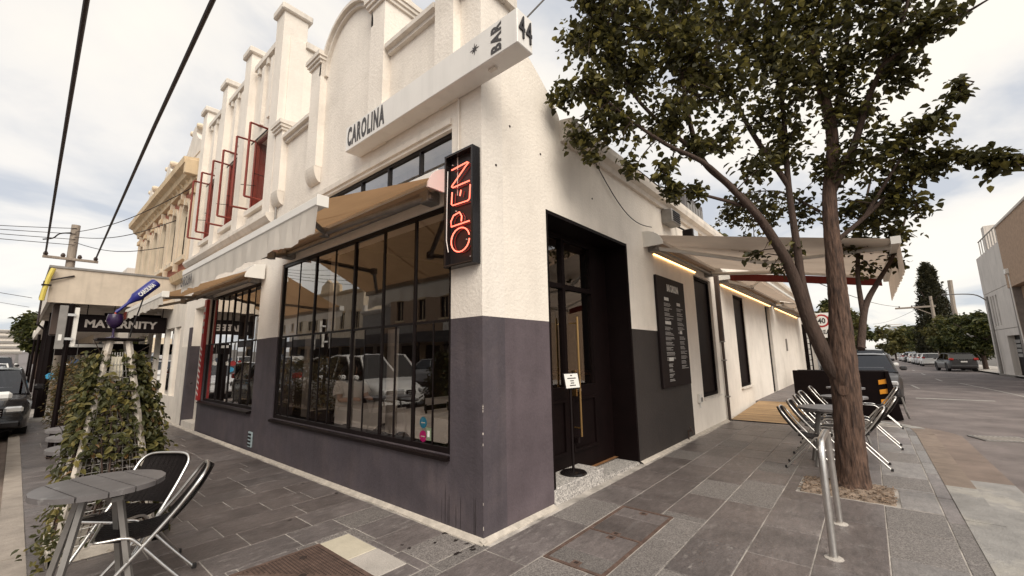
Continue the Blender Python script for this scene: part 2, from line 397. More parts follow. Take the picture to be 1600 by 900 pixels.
def copy_tree(o, parent=None):
    c = o.copy(); COL.objects.link(c); c.parent = parent
    if parent is not None: c.matrix_parent_inverse = o.matrix_parent_inverse.copy()
    for ch in list(o.children): copy_tree(ch, c)
    return c
def dup(o, loc, rz, label, group=None):
    c = copy_tree(o); c.location = loc; c.rotation_euler.z = rz; c['label'] = label
    if group: c['group'] = group
    return c
def text(s, mt, parent, o, right, up, w, h, depth=.004, bold=0., name='lettering', local=False, space=1.):
    """flat lettering fitted into a w x h box whose lower left corner is o"""
    cu = bpy.data.curves.new('t', 'FONT'); cu.body = s; cu.size = 1; cu.extrude = .5; cu.offset = bold; cu.resolution_u = 3; cu.space_character = space
    ob = bpy.data.objects.new('t', cu); COL.objects.link(ob)
    me = bpy.data.meshes.new_from_object(ob.evaluated_get(bpy.context.evaluated_depsgraph_get()))
    vs = [v.co.copy() for v in me.vertices]; fs = [tuple(p.vertices) for p in me.polygons]
    bpy.data.objects.remove(ob); bpy.data.curves.remove(cu); bpy.data.meshes.remove(me)
    x0 = min(v.x for v in vs); x1 = max(v.x for v in vs); y0 = min(v.y for v in vs); y1 = max(v.y for v in vs)
    right = Vector(right).normalized(); up = Vector(up).normalized(); n = right.cross(up); o = Vector(o)
    mb = MB(); mb.add([o+right*((v.x-x0)/(x1-x0)*w)+up*((v.y-y0)/(y1-y0)*h)+n*(v.z+.5)*depth for v in vs], fs)
    return mb.build(name, mt, parent, recalc=False, local=local)
def leaf(mb, p, n, ax, L_, w, fold=.25):
    """one leaf: six corner outline folded along its midrib"""
    n = n.normalized(); ax = (ax-n*ax.dot(n))
    ax = ax.normalized() if ax.length > 1e-4 else n.orthogonal().normalized()
    sd_ = n.cross(ax); b = p; t = p+ax*L_-n*(.18*L_)
    m1 = p+ax*(.32*L_)+sd_*(w/2)+n*(fold*w/2); m2 = p+ax*(.70*L_)+sd_*(w*.36)+n*(fold*w/3)
    m3 = p+ax*(.70*L_)-sd_*(w*.36)+n*(fold*w/3); m4 = p+ax*(.32*L_)-sd_*(w/2)+n*(fold*w/2)
    mb.add([b, m1, m2, t, m3, m4], [(0, 1, 2, 3), (0, 3, 4, 5)])
def rv(r=rnd):
    while True:
        v = Vector((r.uniform(-1, 1), r.uniform(-1, 1), r.uniform(-1, 1)))
        if .05 < v.length < 1: return v

# ------------------------------------------------------------------ ground, roads, pavement
def gz(x, y):
    a = -.008*max(0., min(x, 220)-9)
    b = .026*max(0., min(y, 330)-28)
    return a+b
def terrain(name, mt, xs, ys, inside, dz, kind='structure'):
    mb = MB(); idx = {}
    for i in range(len(xs)-1):
        for j in range(len(ys)-1):
            if not inside((xs[i]+xs[i+1])/2, (ys[j]+ys[j+1])/2): continue
            q = []
            for a, b in ((i, j), (i+1, j), (i+1, j+1), (i, j+1)):
                if (a, b) not in idx: idx[a, b] = len(mb.v); mb.v.append((xs[a], ys[b], gz(xs[a], ys[b])+dz))
                q.append(idx[a, b])
            mb.f.append(tuple(q))
    return tag(mb.build(name, mt, recalc=False), kind=kind)
XS = [-900, -300, -100, -60, -30, -18, -15, -12, -9, -6, -2.85, 0, 4, 9, 14, 20, 30, 45, 60, 80, 110, 150, 220, 300, 500, 900]
YS = [-900, -300, -100, -40, -20, -12.2, -9.1, -6, -3.65, -1.3, 0, 4, 10, 16, 22, 28, 35, 45, 60, 80, 110, 150, 200, 260, 330, 500, 900]
terrain('ground', GROUNDM, XS, YS, lambda x, y: True, -.125)
terrain('road', ASPH, XS, YS, lambda x, y: (-15 < x < -2.85) or (x < 400 and -9.1 < y < (-3.65 if x < 9 else -1.3)), -.100)
XF = [9.2, 11, 14, 20, 30, 45, 60, 80, 110, 150, 220]
YF = [28, 35, 45, 60, 80, 110, 150, 200, 260, 330]
terrain('far_pavement', PAVEB, [-15-3, -15], [-300, -100, -12.2]+YS[6:-2], lambda x, y: y > -4 or y < -12, .0)
terrain('main_street_pavement', PAVEB, [-2.42, 0], YF, lambda x, y: True, -.012)
terrain('opposite_pavement', CONC, [-2.3, 9, 20, 30, 45, 60, 80, 110, 150, 220], [-12.2, -9.1], lambda x, y: True, .01)

# pavement bed with rounded street corner
arc = lambda cx, cy, r, a0, a1, n: [(cx+r*math.cos(R(a0+(a1-a0)*i/n)), cy+r*math.sin(R(a0+(a1-a0)*i/n))) for i in range(n+1)]
AC = (-.82, -1.45)
out_ = [(.3, 28), (-2.42, 28)]+arc(*AC, 1.6, 180, 270, 8)+[(8.3, -3.05)]+arc(8.3, -2.15, .9, -90, 0, 6)+[(9.2, .3), (.3, .3)]
pave = MB(); pave.prism(out_, -.3, -.0045)
PAVE = tag(pave.build('pavement', JOINT), kind='structure')
ORG[PAVE.name] = Vector((0, 0, 0))
# slabs, each an object; holes for the tree pit, access cover and grate
HOLES = [(.10, 1.46, -1.03, -.52), (3.0, 3.70, -2.64, -1.8), (-1.50, -.86, .20, 1.05), (-.855, -.60, .20, 1.05)]
def cut(r, h):
    x0, x1, y0, y1 = r; a, b, c, d = h
    if x1 <= a or x0 >= b or y1 <= c or y0 >= d: return [r]
    o = []
    if x0 < a: o.append((x0, a, y0, y1))
    if x1 > b: o.append((b, x1, y0, y1))
    m0, m1 = max(x0, a), min(x1, b)
    if y0 < c: o.append((m0, m1, y0, c))
    if y1 > d: o.append((m0, m1, d, y1))
    return o
def slab(r, mt):
    rs = [r]
    for h in HOLES: rs = [q for k in rs for q in cut(k, h)]
    for x0, x1, y0, y1 in rs:
        if x1-x0 < .04 or y1-y0 < .04: continue
        cx, cy = (x0+x1)/2, (y0+y1)/2
        if cx < AC[0] and cy < AC[1] and math.hypot(cx-AC[0], cy-AC[1]) > 1.45: continue
        g = .0045; z = rnd.uniform(-.0015, .0015)
        t = MB(); t.cbox(x0+g, x1-g, y0+g, y1-g, -.05, z, .003)
        t.build('paving_slab', mt, PAVE)
def pick(cx, cy):
    if -1.6 < cx < .9 and -1.3 < cy < 1.3: return rnd.choice([GR1, SL1, GR1, SL3, GR1, SL2])
    if cx < 0 and cy > 0: return rnd.choice([SL1, SL1, SL1, SL2, SL3, SL1])
    if cy < -2.5: return rnd.choice([SL4, SL4, SL2, GR1])
    return rnd.choice([SL1, SL2, SL2, SL2, SL1, GR1])
y = 0.04; k = 0
while y < 14:
    h = .36; x = -.075; first = True
    while x > -2.42:
        L_ = rnd.choice([.42, .5, .62, .7]) if not first else rnd.uniform(.25, .65)
        first = False
        x1 = x; x = x-L_
        if x < -2.42+.2: x = -2.42
        slab((x, x1, y, y+h), pick((x+x1)/2, y))
    y += h
YC = [.04, -.10, -.51, -.91, -1.29, -1.69, -2.10, -2.52, -2.93, -3.05]
for a, b in zip(YC, YC[1:]):
    if a > 0: x = -2.42; xe = -.02
    else: x = -2.42; xe = 9.1 if b > -2.6 else 8.6
    if a > 0: b_, a_ = -.10, .04
    else: a_, b_ = a, b
    first = True
    while x < xe-.01:
        L_ = rnd.choice([.55, .65, .8, .9]) if not first else rnd.uniform(.2, .6)
        first = False
        x1 = min(x+L_, xe)
        if xe-x1 < .2: x1 = xe
        slab((x, x1, b_, a_), pick((x+x1)/2, a_)); x = x1
HOLES.pop()
slab((-.855, -.60, .60, 1.05), CREAMS); slab((-.855, -.60, .20, .60), CONC)
# mortar fillet along the wall base
t = MB()
def fillet(p, q, nx, ny):
    n = max(2, int((Vector(q)-Vector(p)).length/.25)); 
    pts = [Vector(p)+(Vector(q)-Vector(p))*i/n for i in range(n+1)]
    w = [.055+rnd.uniform(-.014, .016) for _ in pts]
    for i in range(n):
        a, b = pts[i], pts[i+1]
        A, B = a+Vector((nx, ny))*w[i], b+Vector((nx, ny))*w[i+1]
        t.poly((a.x, a.y, .028), (b.x, b.y, .028), (B.x, B.y, .004), (A.x, A.y, .004))
        t.poly((a.x, a.y, -.03), (A.x, A.y, -.03), (B.x, B.y, -.03), (b.x, b.y, -.03))
        t.poly((A.x, A.y, -.03), (A.x, A.y, .004), (B.x, B.y, .004), (B.x, B.y, -.03))
fillet((-.002, 10.5), (-.002, -.05), -1, 0); fillet((-.05, -.002), (1.0, -.002), 0, -1); fillet((3.1, -.002), (9, -.002), 0, -1)
t.build('mortar_fillet', MORTAR, PAVE)
STAIN = mat('dark_spill', (.02, .015, .014), .4, var=.4, vs=20)
for i in range(16):
    if i < 9: cx, cy, s = rnd.uniform(-.5, -.08), rnd.uniform(-.15, .5), rnd.uniform(.007, .024)
    else: cx, cy, s = rnd.uniform(-1.2, 1.6), rnd.uniform(-1.6, -.6) if i % 2 else rnd.uniform(1, 3), rnd.uniform(.008, .016)
    if cx > -.06 and cy > 0: cx = -.2
    MB().poly(*[(cx+s*(1+.45*math.sin(3*a+i)+.3*math.sin(7*a+3*i))*math.cos(a)*1.4, cy+s*(1+.4*math.sin(2*a+2*i))*math.sin(a), .0028+.0001*i) for a in [2*PI*k/18 for k in range(18)]]).build('spill_stain', STAIN, PAVE, recalc=False)
# kerbs
def kerb(name, mts, pts, w, z0=-.16, z1=.004):
    for i in range(len(pts)-1):
        a, b = Vector(pts[i]), Vector(pts[i+1]); d = (b-a).normalized(); n = Vector((d.y, -d.x))*w
        a2, b2 = a+d*.003, b-d*.003
        q = MB(); q.prism([tuple(a2), tuple(b2), tuple(b2+n), tuple(a2+n)], z0, z1+rnd.uniform(-.003, .003))
        q.build(name, mts[i % len(mts)], KB)
KB = MB().box(-.9, -.4, -3.2, -3.1, -.3, -.2).build('kerb', CONC); tag(KB, kind='structure'); ORG[KB.name] = Vector((0, 0, 0))
lk = [(-2.42, 28-1.15*i) for i in range(26)]+[(-2.42, AC[1])]
kerb('kerbstone', [KERB], lk+arc(*AC, 1.6, 180, 270, 5)[1:], .15)
rk = [(AC[0]+1.25*i, -3.05) for i in range(8)]
kerb('kerbstone', [KERBB, KERBW, KERBW, KERBW, KERBB, KERBB, KERBB], rk+arc(8.3, -2.15, .9, -90, 0, 5)[1:]+[(9.2, -1.2)], .24)
GT = MB()
for i in range(24): GT.poly((-2.9, 30-1.4*i-1.4, -.092), (-2.56, 30-1.4*i-1.4, -.086), (-2.56, 30-1.4*i, -.086), (-2.9, 30-1.4*i, -.092))
GUT = tag(GT.build('gutter', GUTB, recalc=False), kind='structure'); ORG[GUT.name] = Vector((0, 0, 0))
for i, (a, b) in enumerate([(-.7, 1.1), (1.1, 2.5), (2.5, 3.5), (3.5, 4.95), (4.95, 6.2), (6.2, 7.4), (7.4, 8.6)]):
    q = MB(); q.cbox(a+.004, b-.004, -3.68, -3.293, -.14, -.07, .004); q.build('gutter_tray', KERBW if i in (2, 3) else GUTB, GUT)
q = MB(); q.prism(arc(8.3, -2.15, 1.55, -82, -8, 8)+arc(8.3, -2.15, 1.15, -8, -82, 8), -.14, -.075); q.build('gutter_tray', GUTB, GUT)
# road paint
def stripe(pts, w, name='road_marking', zoff=-.094):
    q = MB()
    for (a, b) in zip(pts, pts[1:]):
        a = Vector(a); b = Vector(b); d = (b-a).normalized(); n = Vector((-d.y, d.x))*w/2
        P = [a-n, b-n, b+n, a+n]; q.poly(*[(p.x, p.y, gz(p.x, p.y)+zoff) for p in P])
    o = q.build(name, ROADW, RM, recalc=False); return o
ROADW = mat('worn_road_paint', (.34, .32, .29), .7, var=.3, vs=8, col2=(.2, .18, .17), c2pos=(.55, .68), c2s=14)
RM = MB().poly((17.2, -5.4, gz(17, 0)-.094), (17.45, -5.4, gz(17, 0)-.094), (17.45, -3.6, gz(17, 0)-.094), (17.2, -3.6, gz(17, 0)-.094)).build('road_markings', ROADW, recalc=False)
tag(RM, kind='structure'); ORG[RM.name] = Vector((0, 0, 0))
g1 = lambda x, y: tuple(px(x, y, 'Z', -.2))[:2]
stripe([g1(1424, 601), g1(1436, 607)], .09)
stripe([g1(1498, 597), g1(1535, 605), g1(1570, 613), g1(1606, 622)], .09)
for i in range(12): stripe([(30+9*i, -5.4), (33+9*i, -5.4)], .1)
for i in range(18): stripe([(-8.8, 10+8*i), (-8.8, 13+8*i)], .12)
# storm drain in the road
D0 = px(1566, 686, 'Z', -.09)
sd_ = thing('storm_drain_grate', 'pale steel storm drain grate set into the asphalt near the kerb curve', 'drain', (D0.x, D0.y, -.099), R(20))
MB().cells('Z', 0, .018, [-.25, -.22, .22, .25], [-.35, -.32, .32, .35], lambda u, z: abs(u) > .22 or abs(z) > .32).build('frame', STEELG, sd_, local=True)
for i in range(9): MB().box(-.22, .22, -.3+.07*i-.015, -.3+.07*i+.015, 0.0, .016).build('bar', CONC, sd_, local=True)
# access cover beside the door
ac = thing('access_cover', 'rust edged double access cover inlaid with slate beside the door step', 'cover', (.78, -.775, 0))
MB().cells('Z', -.04, .004, [.105, .13, 1.43, 1.455], [-1.025, -1.0, -.55, -.525], lambda u, z: not (.13 < u < 1.43 and -1.0 < z < -.55)).build('frame', RUST, ac)
MB().box(.765, .785, -.999, -.551, -.04, .003).build('divider', RUST, ac)
for a, b, m_ in ((.134, .35, GR1), (.354, .761, SL2), (.789, 1.2, SL1), (1.204, 1.426, SL2)): MB().cbox(a, b, -.996, -.554, -.04, .0, .003).build('inlay', m_, ac)
for a in (.17, .71, .80, 1.37):
    q = MB().cbox(a-.03, a+.03, -.81, -.74, -.03, .004, .002).build('lifting_socket', RUST, ac)
    MB().box(a-.016, a+.016, -.79, -.76, .0, .0048).build('slot', RUSTD, q)
# perforated cast grate on the main pavement
gr = thing('cast_iron_cover', 'rusty perforated triangular plated cast iron cover in the footpath', 'cover', (-1.18, .62, 0))
MB().cells('Z', -.05, .003, [-1.497, -1.465, -.89, -.858], [.203, .235, 1.015, 1.047], lambda u, z: not (-1.465 < u < -.89 and .235 < z < 1.015)).build('frame', RUST, gr)
for tri in ([(-1.46, .24), (-.9, .24), (-1.46, 1.0)], [(-.895, .25), (-.895, 1.01), (-1.45, 1.01)]):
    q = MB(); q.prism(tri, -.045, .001); pl = q.build('plate', RUST, gr)
    hh = MB()
    for i in range(24):
        for j in range(34):
            X_, Y_ = -1.445+.024*i, .255+.0235*j
            s1 = (X_+1.46)/.56+(Y_-.24)/.76
            if (tri[0][0] < -1.4 and s1 < .93) or (tri[0][0] > -1.4 and s1 > 1.07): hh.poly(*[(X_+.0075*math.cos(R(60*a)), Y_+.0075*math.sin(R(60*a)), .0022) for a in range(6)])
    tag(hh.build('perforation', RUSTD, pl, recalc=False), kind='stuff')
for c in ((-1.05, .9), (-1.3, .36), (-1.17, .63)): MB().lathe([(.028, 0), (.028, .004), (.02, .006)], 10, (c[0], c[1], 0)).build('boss', RUSTD, gr)

# ------------------------------------------------------------------ corner building (the bar)
CB = thing('corner_building', 'single storey white stucco corner bar with charcoal dado and stepped parapet', 'building', (0, 0, 0))
WX = [0, .42, 4.53, 5.0]
# main street wall
W1 = (.42, 4.53, .62, 3.02); TL = (.42, 4.2, 3.30, 3.82)
def hole(*hs): return lambda u, z: not any(a < u < b and c < z < d for a, b, c, d in hs)
PZ = 1.855
us = [0, .3, .42, 4.2, 4.53, 5.0]
MB().cells('X', 0, .3, us, [PZ, 3.02, 3.30, 3.82, 5.25], hole(W1, TL)).build('wall', STUCCO2, CB)
MB().cells('X', 0, .3, us, [0, .62, PZ], hole(W1)).build('dado', DADO, CB)
# side wall and its openings
DR = (1.02, 3.09, -1, 3.12); SA = (6.2, 7.42, .6, 3.09)
xs_ = [.3, 1.02, 3.09, 5.5, 6.2, 7.42, 8.0]
MB().cells('Y', 0, .3, xs_, [PZ, 3.09, 3.12, 4.3], hole(DR, SA)).build('wall', STUCCO, CB)
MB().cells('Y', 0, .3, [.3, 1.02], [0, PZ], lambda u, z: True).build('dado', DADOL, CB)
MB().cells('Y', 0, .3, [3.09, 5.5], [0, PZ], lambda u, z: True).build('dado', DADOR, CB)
MB().cells('Y', 0, .3, [5.5, 6.2, 7.42, 8.0], [0, .6, PZ], hole(SA)).build('wall', STUCCO, CB)
# swept parapet end on the side wall
prof = [(.30, 4.3), (.30, 5.25), (.45, 5.25), (.45, 4.95), (.62, 4.93), (.80, 4.86), (.98, 4.74), (1.14, 4.62), (1.28, 4.50), (1.36, 4.40), (1.4, 4.3)]
MB().prism(prof, 0.0, .3, 'Y').build('parapet', STUCCO, CB)
# eaves gutter on side wall
eg = MB()
sec = [(0, 4.3), (0, 4.08), (-.05, 4.08), (-.07, 4.14), (-.15, 4.17), (-.17, 4.25), (-.17, 4.33), (-.02, 4.36), (.1, 4.34), (.1, 4.3)]
eg.prism([(a, b) for a, b in sec], 1.38, 24.4, 'X'); eg.build('eaves_gutter', STUCCO3, CB)
# roof
MB().box(.3, 24.4, .3, 4.99, 4.12, 4.2).build('roof', STEELG, CB)
# parapet of the main front
pp = MB()
for a, b, top in ((-.0, .3, 5.25), ):
    pass
def coping(y0, y1, z, d0=-.10, d1=.34, name='coping', x1=None):
    q = MB(); q.prism([(d0+.05, z), (d0+.05, z+.05), (d0, z+.06), (d0, z+.12), (.1, z+.15), (d1, z+.12), (d1, z)], y0, y1, 'Y'); q.build(name, STUCCO3, CB)
coping(-.07, .27, 5.25, name='coping'); coping(.63, 1.58, 5.25); coping(3.69, 4.68, 5.2)
q = MB(); q.prism([(-.07, 5.25), (-.07, 5.37), (.2, 5.40), (.2, 5.25)], .345, .50, 'X'); q.build('coping', STUCCO3, CB)
def pier(y0, y1, zt, zb=4.33, d=.10, back=.45):
    q = MB(); q.box(-d, back, y0, y1, zb, zt); p_ = q.build('pier', STUCCO2, CB)
    c = MB()
    for i, (e_, a, b) in enumerate(((.03, 0, .05), (.055, .05, .10), (.075, .10, .17))): c.box(-d-e_, back+e_, y0-e_, y1+e_, zt+a, zt+b)
    c.prism([(-d-.06, zt+.17), (back+.06, zt+.17), ((back-d)/2, zt+.22)], y0-.05, y1+.05, 'Y')
    c.build('cap', STUCCO3, p_)
    k_ = MB(); n = 7
    pts = [(-d-.015, zb+.0)]+[(-d-.015+(d+.01)*(1-math.cos(R(90*i/n))), zb-.24*math.sin(R(90*i/n))) for i in range(n+1)]+[(-.002, zb)]
    k_.prism(pts, y0+.004, y1-.004, 'Y'); k_.build('corbel', STUCCO3, p_)
pier(.30, .60, 5.5); pier(1.60, 1.92, 6.02); pier(3.34, 3.66, 6.0); pier(4.70, 4.985, 5.42)
# wall under the arch and the arch itself
ayc, ar = 2.63, .71
pts = [(1.92, 5.25), (1.92, 5.78)]+[(ayc+ar*math.cos(R(a)), 5.78+ar*math.sin(R(a))) for a in range(0, 181, 12)][::1]
pts = [(1.92, 5.25)]+[(ayc+ar*math.cos(R(a)), 5.80+.74*math.sin(R(a))) for a in range(180, -1, -10)]+[(3.34, 5.25)]
MB().prism(pts, -.001, .3, 'X').build('arched_pediment', STUCCO2, CB)
mo = MB()
for k, (r0, r1, d0) in enumerate(((.0, .05, -.10), (.05, .11, -.06), (-.05, .0, -.05))):
    n = 22
    A = [(ayc+(ar+r1)*math.cos(R(180*i/n)), 5.80+(.74+r1)*math.sin(R(180*i/n))) for i in range(n+1)]
    B = [(ayc+(ar+r0)*math.cos(R(180*i/n)), 5.80+(.74+r0)*math.sin(R(180*i/n))) for i in range(n, -1, -1)]
    mo.prism(A+B, d0, .33, 'X')
mo.build('arch_moulding', STUCCO3, CB)
# thin raised band over the top light, small pipe and cable on the front
MB().box(-.03, .0, .42, 4.3, 3.86, 3.93).build('string_course', STUCCO3, CB)
MB().tube([(-.02, .30, 3.05), (-.02, .30, 4.08)], .012, 6).build('conduit', STUCCO3, CB)
MB().tube([(-.03, 4.93, 3.3), (-.03, 4.93, 4.4), (-.03, 4.95, 4.62)], .016, 6).build('conduit', STEELG, CB)
for q_ in ((.95, 3.75), (.42, 3.86), (.20, 3.35), (2.1, 3.55)): MB().lathe([(.012, -.004), (.012, .004)], 6, (q_[0], -.003, q_[1]), 'Y').build('anchor_bolt', RUSTD, CB)
# paint chips along the corner and drip marks low on the pilaster
CHIP = mat('bare_chip', (.45, .40, .36), .8); DRIP = mat('drip_mark', (.035, .028, .03), .6, var=.3, vs=20)
cr_ = random.Random(77)
for i in range(9):
    z = cr_.uniform(.05, 1.3); h_ = cr_.uniform(.006, .03); w_ = cr_.uniform(.003, .008)
    MB().prism([(-.0012, -.0012), (w_, -.0012), (-.0012, w_)], z, z+h_, 'Z').build('paint_chip', CHIP, CB)
for i in range(9):
    y = cr_.uniform(.05, .55); h_ = cr_.uniform(.08, .34); w_ = cr_.uniform(.004, .012)
    MB().poly((-.0015, y, .03), (-.0015, y+w_, .03), (-.0015, y+w_*.9, .03+h_*.8), (-.0015, y+w_*.5, .03+h_), (-.0015, y+w_*.1, .03+h_*.8)).build('drip_mark', DRIP, CB, recalc=False)
# ---- windows on the main street
def grid_window(name, y0, y1, z0, z1, zt, majors, minors_up, minors_lo, X0=.02, lean=.006, par=CB):
    fr = MB()
    d0, d1 = X0, X0+.034
    w = .016
    fr.box(d0, d1, y0, y1, z0, z0+.05); fr.box(d0, d1, y0, y1, z1-.05, z1)
    fr.box(d0, d1, y0, y0+.05, z0+.05, z1-.05); fr.box(d0, d1, y1-.05, y1, z0+.05, z1-.05)
    F = fr.build(name, BLACK, par)
    for m_ in majors: MB().box(d0+.004, d1+.001, m_-w, m_+w, z0+.052, z1-.052).build('post', BLACK, F)
    MB().box(d0+.010, d1-.008, y0+.052, y1-.052, zt-.013, zt+.013).build('transom', BLACK, F)
    for m_ in minors_up: MB().box(d0+.012, d1-.008, m_-.008, m_+.008, zt+.017, z1-.051).build('glazing_bar', BLACK, F)
    for m_ in minors_lo: MB().box(d0+.012, d1-.008, m_-.008, m_+.008, z0+.051, zt-.017).build('glazing_bar', BLACK, F)
    for lo, hi, mm in ((zt, z1, minors_up), (z0, zt, minors_lo)):
        ed = sorted(majors+mm+[y0, y1])
        for a, b in zip(ed, ed[1:]):
            t1, t2 = rnd.uniform(-lean, lean), rnd.uniform(-lean, lean); xm = X0+.020
            q = MB(); q.poly((xm-t1, a+.01, lo+.01), (xm+t1, b-.01, lo+.01), (xm+t1+t2, b-.01, hi-.01), (xm-t1+t2, a+.01, hi-.01))
            q.build('pane', GLASS, F, recalc=False)
    MB().prism([(-.05, z0-.05), (-.05, z0-.02), (.05, z0), (.3, z0), (.3, z0-.001), (0, z0-.05)], y0-.0, y1+.0, 'Y').build('sill', BLACK, F)
    return F
grid_window('window', .42, 4.53, .62, 3.02, 1.85, [1.03, 1.63, 2.30, 3.38], [2.82, 3.92], [.72, 1.37, 2.0, 2.85, 3.15, 4.05, 4.33], lean=.004)
for a, b, c, d in ((3.45, 3.73, .69, 1.82), (1.39, 1.60, .69, 1.82), (2.32, 2.44, .69, 1.82), (2.86, 3.06, 1.89, 2.94)): MB().cbox(.085, .10, a, b, c, d, .004).build('folded_panel', FOLD, CB)
# top light
q = MB(); q.cells('X', .05, .10, [.42, .46, 1.0, 1.03, 1.62, 1.65, 2.24, 2.27, 2.9, 2.93, 3.55, 3.58, 4.16, 4.2], [3.30, 3.34, 3.78, 3.82],
    lambda u, z: z < 3.34 or z > 3.78 or u < .46 or u > 4.16 or any(a < u < a+.03 for a in (1.0, 1.62, 2.24, 2.9, 3.55)))
F = q.build('top_light', BLACK, CB)
for a, b in zip([.46, 1.03, 1.65, 2.27, 2.93, 3.58], [1.0, 1.62, 2.24, 2.9, 3.55, 4.16]): MB().poly((.075, a, 3.34), (.075, b, 3.34), (.075, b, 3.78), (.075, a, 3.78)).build('pane', GLASST, F, recalc=False)
MB().box(.30, .34, .3, 4.4, 3.25, 3.9).build('blind', STUCCO3, F)
# ---- door recess on the side street
q = MB(); q.box(1.02, 1.06, .003, .40, .15, 3.12); q.box(3.05, 3.09, .003, .40, .02, 3.12); q.box(1.06, 3.05, .003, .40, 3.08, 3.119)
q.build('door_surround', BLACKM, CB)
q = MB(); q.cells('Y', .36, .44, [1.06, 1.12, 1.86, 1.92, 2.60, 2.66, 3.05], [.02, .17, .24, 1.02, 1.10, 2.35, 2.41, 3.02, 3.08],
    lambda u, z: u < 1.12 or u > 2.66 or 1.86 < u < 1.92 or 2.60 < u < 2.66 or z < .24 or z > 3.02 or 2.35 < z < 2.41 or (z < 1.10))
DF = q.build('door', BLACKM, CB)
for a, b in ((1.12, 1.86), (1.92, 2.60)):
    for c, d in ((1.10, 2.35), (2.41, 3.02)):
        MB().poly((a, .40, c), (b, .40, c), (b, .40, d), (a, .40, d)).build('pane', GLASS, DF, recalc=False)
    MB().cells('Y', .335, .36, [a+.04, a+.08, b-.08, b-.04], [.30, .34, .92, .96], lambda u, z, a=a, b=b: not (a+.08 < u < b-.08 and .34 < z < .92)).build('panel_moulding', BLACKM, DF)
MB().box(1.99, 2.02, .30, .36, .98, 1.30).build('lock_plate', GOLD, DF)
MB().tube([(1.985, .24, .50), (1.985, .24, 1.98)], .014, 8).build('pull_handle', GOLD, DF)
q = MB()
for z_ in (.6, 1.9): q.tube([(1.985, .36, z_), (1.985, .24, z_)], .01, 6)
q.build('handle_bracket', GOLD, DF)
q = MB(); q.box(1.96, 2.01, .28, .36, .42, .48); q.build('door_stop', BLACK, DF)
for z_ in (1.05, 1.17): MB().lathe([(.02, -.05), (.028, -.02), (.028, 0)], 10, (2.12, .36, z_), 'Y').build('knob', STEELB, DF)
# granite step
st = MB(); st.cbox(1.03, 2.06, .004, .36, -.02, .155, .006); st.build('granite_step', GR2, CB)
st = MB(); st.prism([(2.068, -.02), (3.08, -.02), (3.08, .03), (2.068, .055)], .004, .36, 'Y'); st.build('granite_threshold', GR2, CB)
# ---- dark slit windows on the side wall
def slit(x0, x1, z0, z1, par):
    f = MB().cells('Y', .05, .12, [x0, x0+.06, x1-.06, x1], [z0, z0+.06, z1-.06, z1], lambda u, z: not (x0+.06 < u < x1-.06 and z0+.06 < z < z1-.06)).build('window', BLACKM, par)
    n = 12
    MB().poly((x0+.06, .09, z0+.06), (x1-.06, .09, z0+.06), (x1-.06, .09, z1-.06), (x0+.06, .09, z1-.06)).build('pane', mat_dkglass, f, recalc=False)
    MB().prism([(-.03, z0-.03), (-.03, z0), (.05, z0+.005), (.05, z0-.03)], x0-.02, x1+.02, 'X').build('sill', STUCCO3, f)
mat_dkglass = mat('dark_shutter', (.007, .003, .003), .5, var=.2, spec=.2)
slit(6.2, 7.42, .6, 3.09, CB)
# ---- room behind the windows
q = MB(); q.poly((.3, .3, .06), (7.6, .3, .06), (7.6, 4.95, .06), (.3, 4.95, .06)); q.build('floor', FLOORW, CB, recalc=False)
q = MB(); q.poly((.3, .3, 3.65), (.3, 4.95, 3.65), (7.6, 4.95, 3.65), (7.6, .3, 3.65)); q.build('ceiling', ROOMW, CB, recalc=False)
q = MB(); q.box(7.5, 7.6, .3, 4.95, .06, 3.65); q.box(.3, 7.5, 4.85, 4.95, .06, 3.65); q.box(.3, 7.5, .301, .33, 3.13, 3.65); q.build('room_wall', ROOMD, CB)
bar_c = thing('bar_counter', 'dark bar counter inside the bar seen through the glass', 'counter', (4.6, 2.6, .06))
MB().cbox(4.3, 4.9, 1.2, 4.2, .06, 1.12, .02).build('body', DKBROWN, bar_c); MB().cbox(4.22, 4.98, 1.1, 4.3, 1.12, 1.18, .01).build('top', FLOORW, bar_c)
shf = thing('back_bar_shelf', 'tall shelf of glasses behind the bar door', 'shelf', (3.2, 2.2, .06))
q = MB(); q.box(2.7, 3.9, 2.3, 2.34, .06, 2.5)
for z_ in (.9, 1.3, 1.7, 2.1, 2.5): q.box(2.7, 3.9, 2.0, 2.3, z_, z_+.025)
q.build('shelf', DKBROWN, shf)
for z_ in (.925, 1.325, 1.725, 2.125):
    for i in range(9):
        MB().lathe([(.028, 0), (.03, .10), (.026, .17), (.012, .2), (.012, .26)], 8, (2.78+.13*i, 2.1+rnd.uniform(-.04, .04), z_)).build('bottle', rnd.choice([STEELB, CARW, DKBROWN, BLUE, CARG]), shf)

# ------------------------------------------------------------------ rear wing of the bar along the side street
SW = thing('side_wing', 'long low white rendered wing behind the bar with tall dark slit windows', 'building', (8, 0, 0))
SB = (9.56, 10.76, .58, 3.02); SC = (14.1, 15.0, -1, 3.09); SD = (17.6, 18.2, .7, 2.9)
MB().cells('Y', .03, .3, [8.0, 9.56, 10.76, 14.1, 15.0, 24.4], [-.3, .58, 3.02, 3.09, 4.3], hole(SB, SC)).build('wall', STUCCO2, SW)
slit(9.56, 10.76, .58, 3.02, SW)
q = MB().cells('Y', .12, .17, [14.1, 14.17, 14.93, 15.0], [.1, 3.0, 3.09], lambda u, z: True).build('door', BLACKM, SW)
MB().box(24.15, 24.4, .3, 5, -.3, 4.3).build('end_wall', STUCCO2, SW)
MB().box(18.0, 18.14, -.02, .03, 1.5, 2.0).build('meter_box', STEELG, SW)
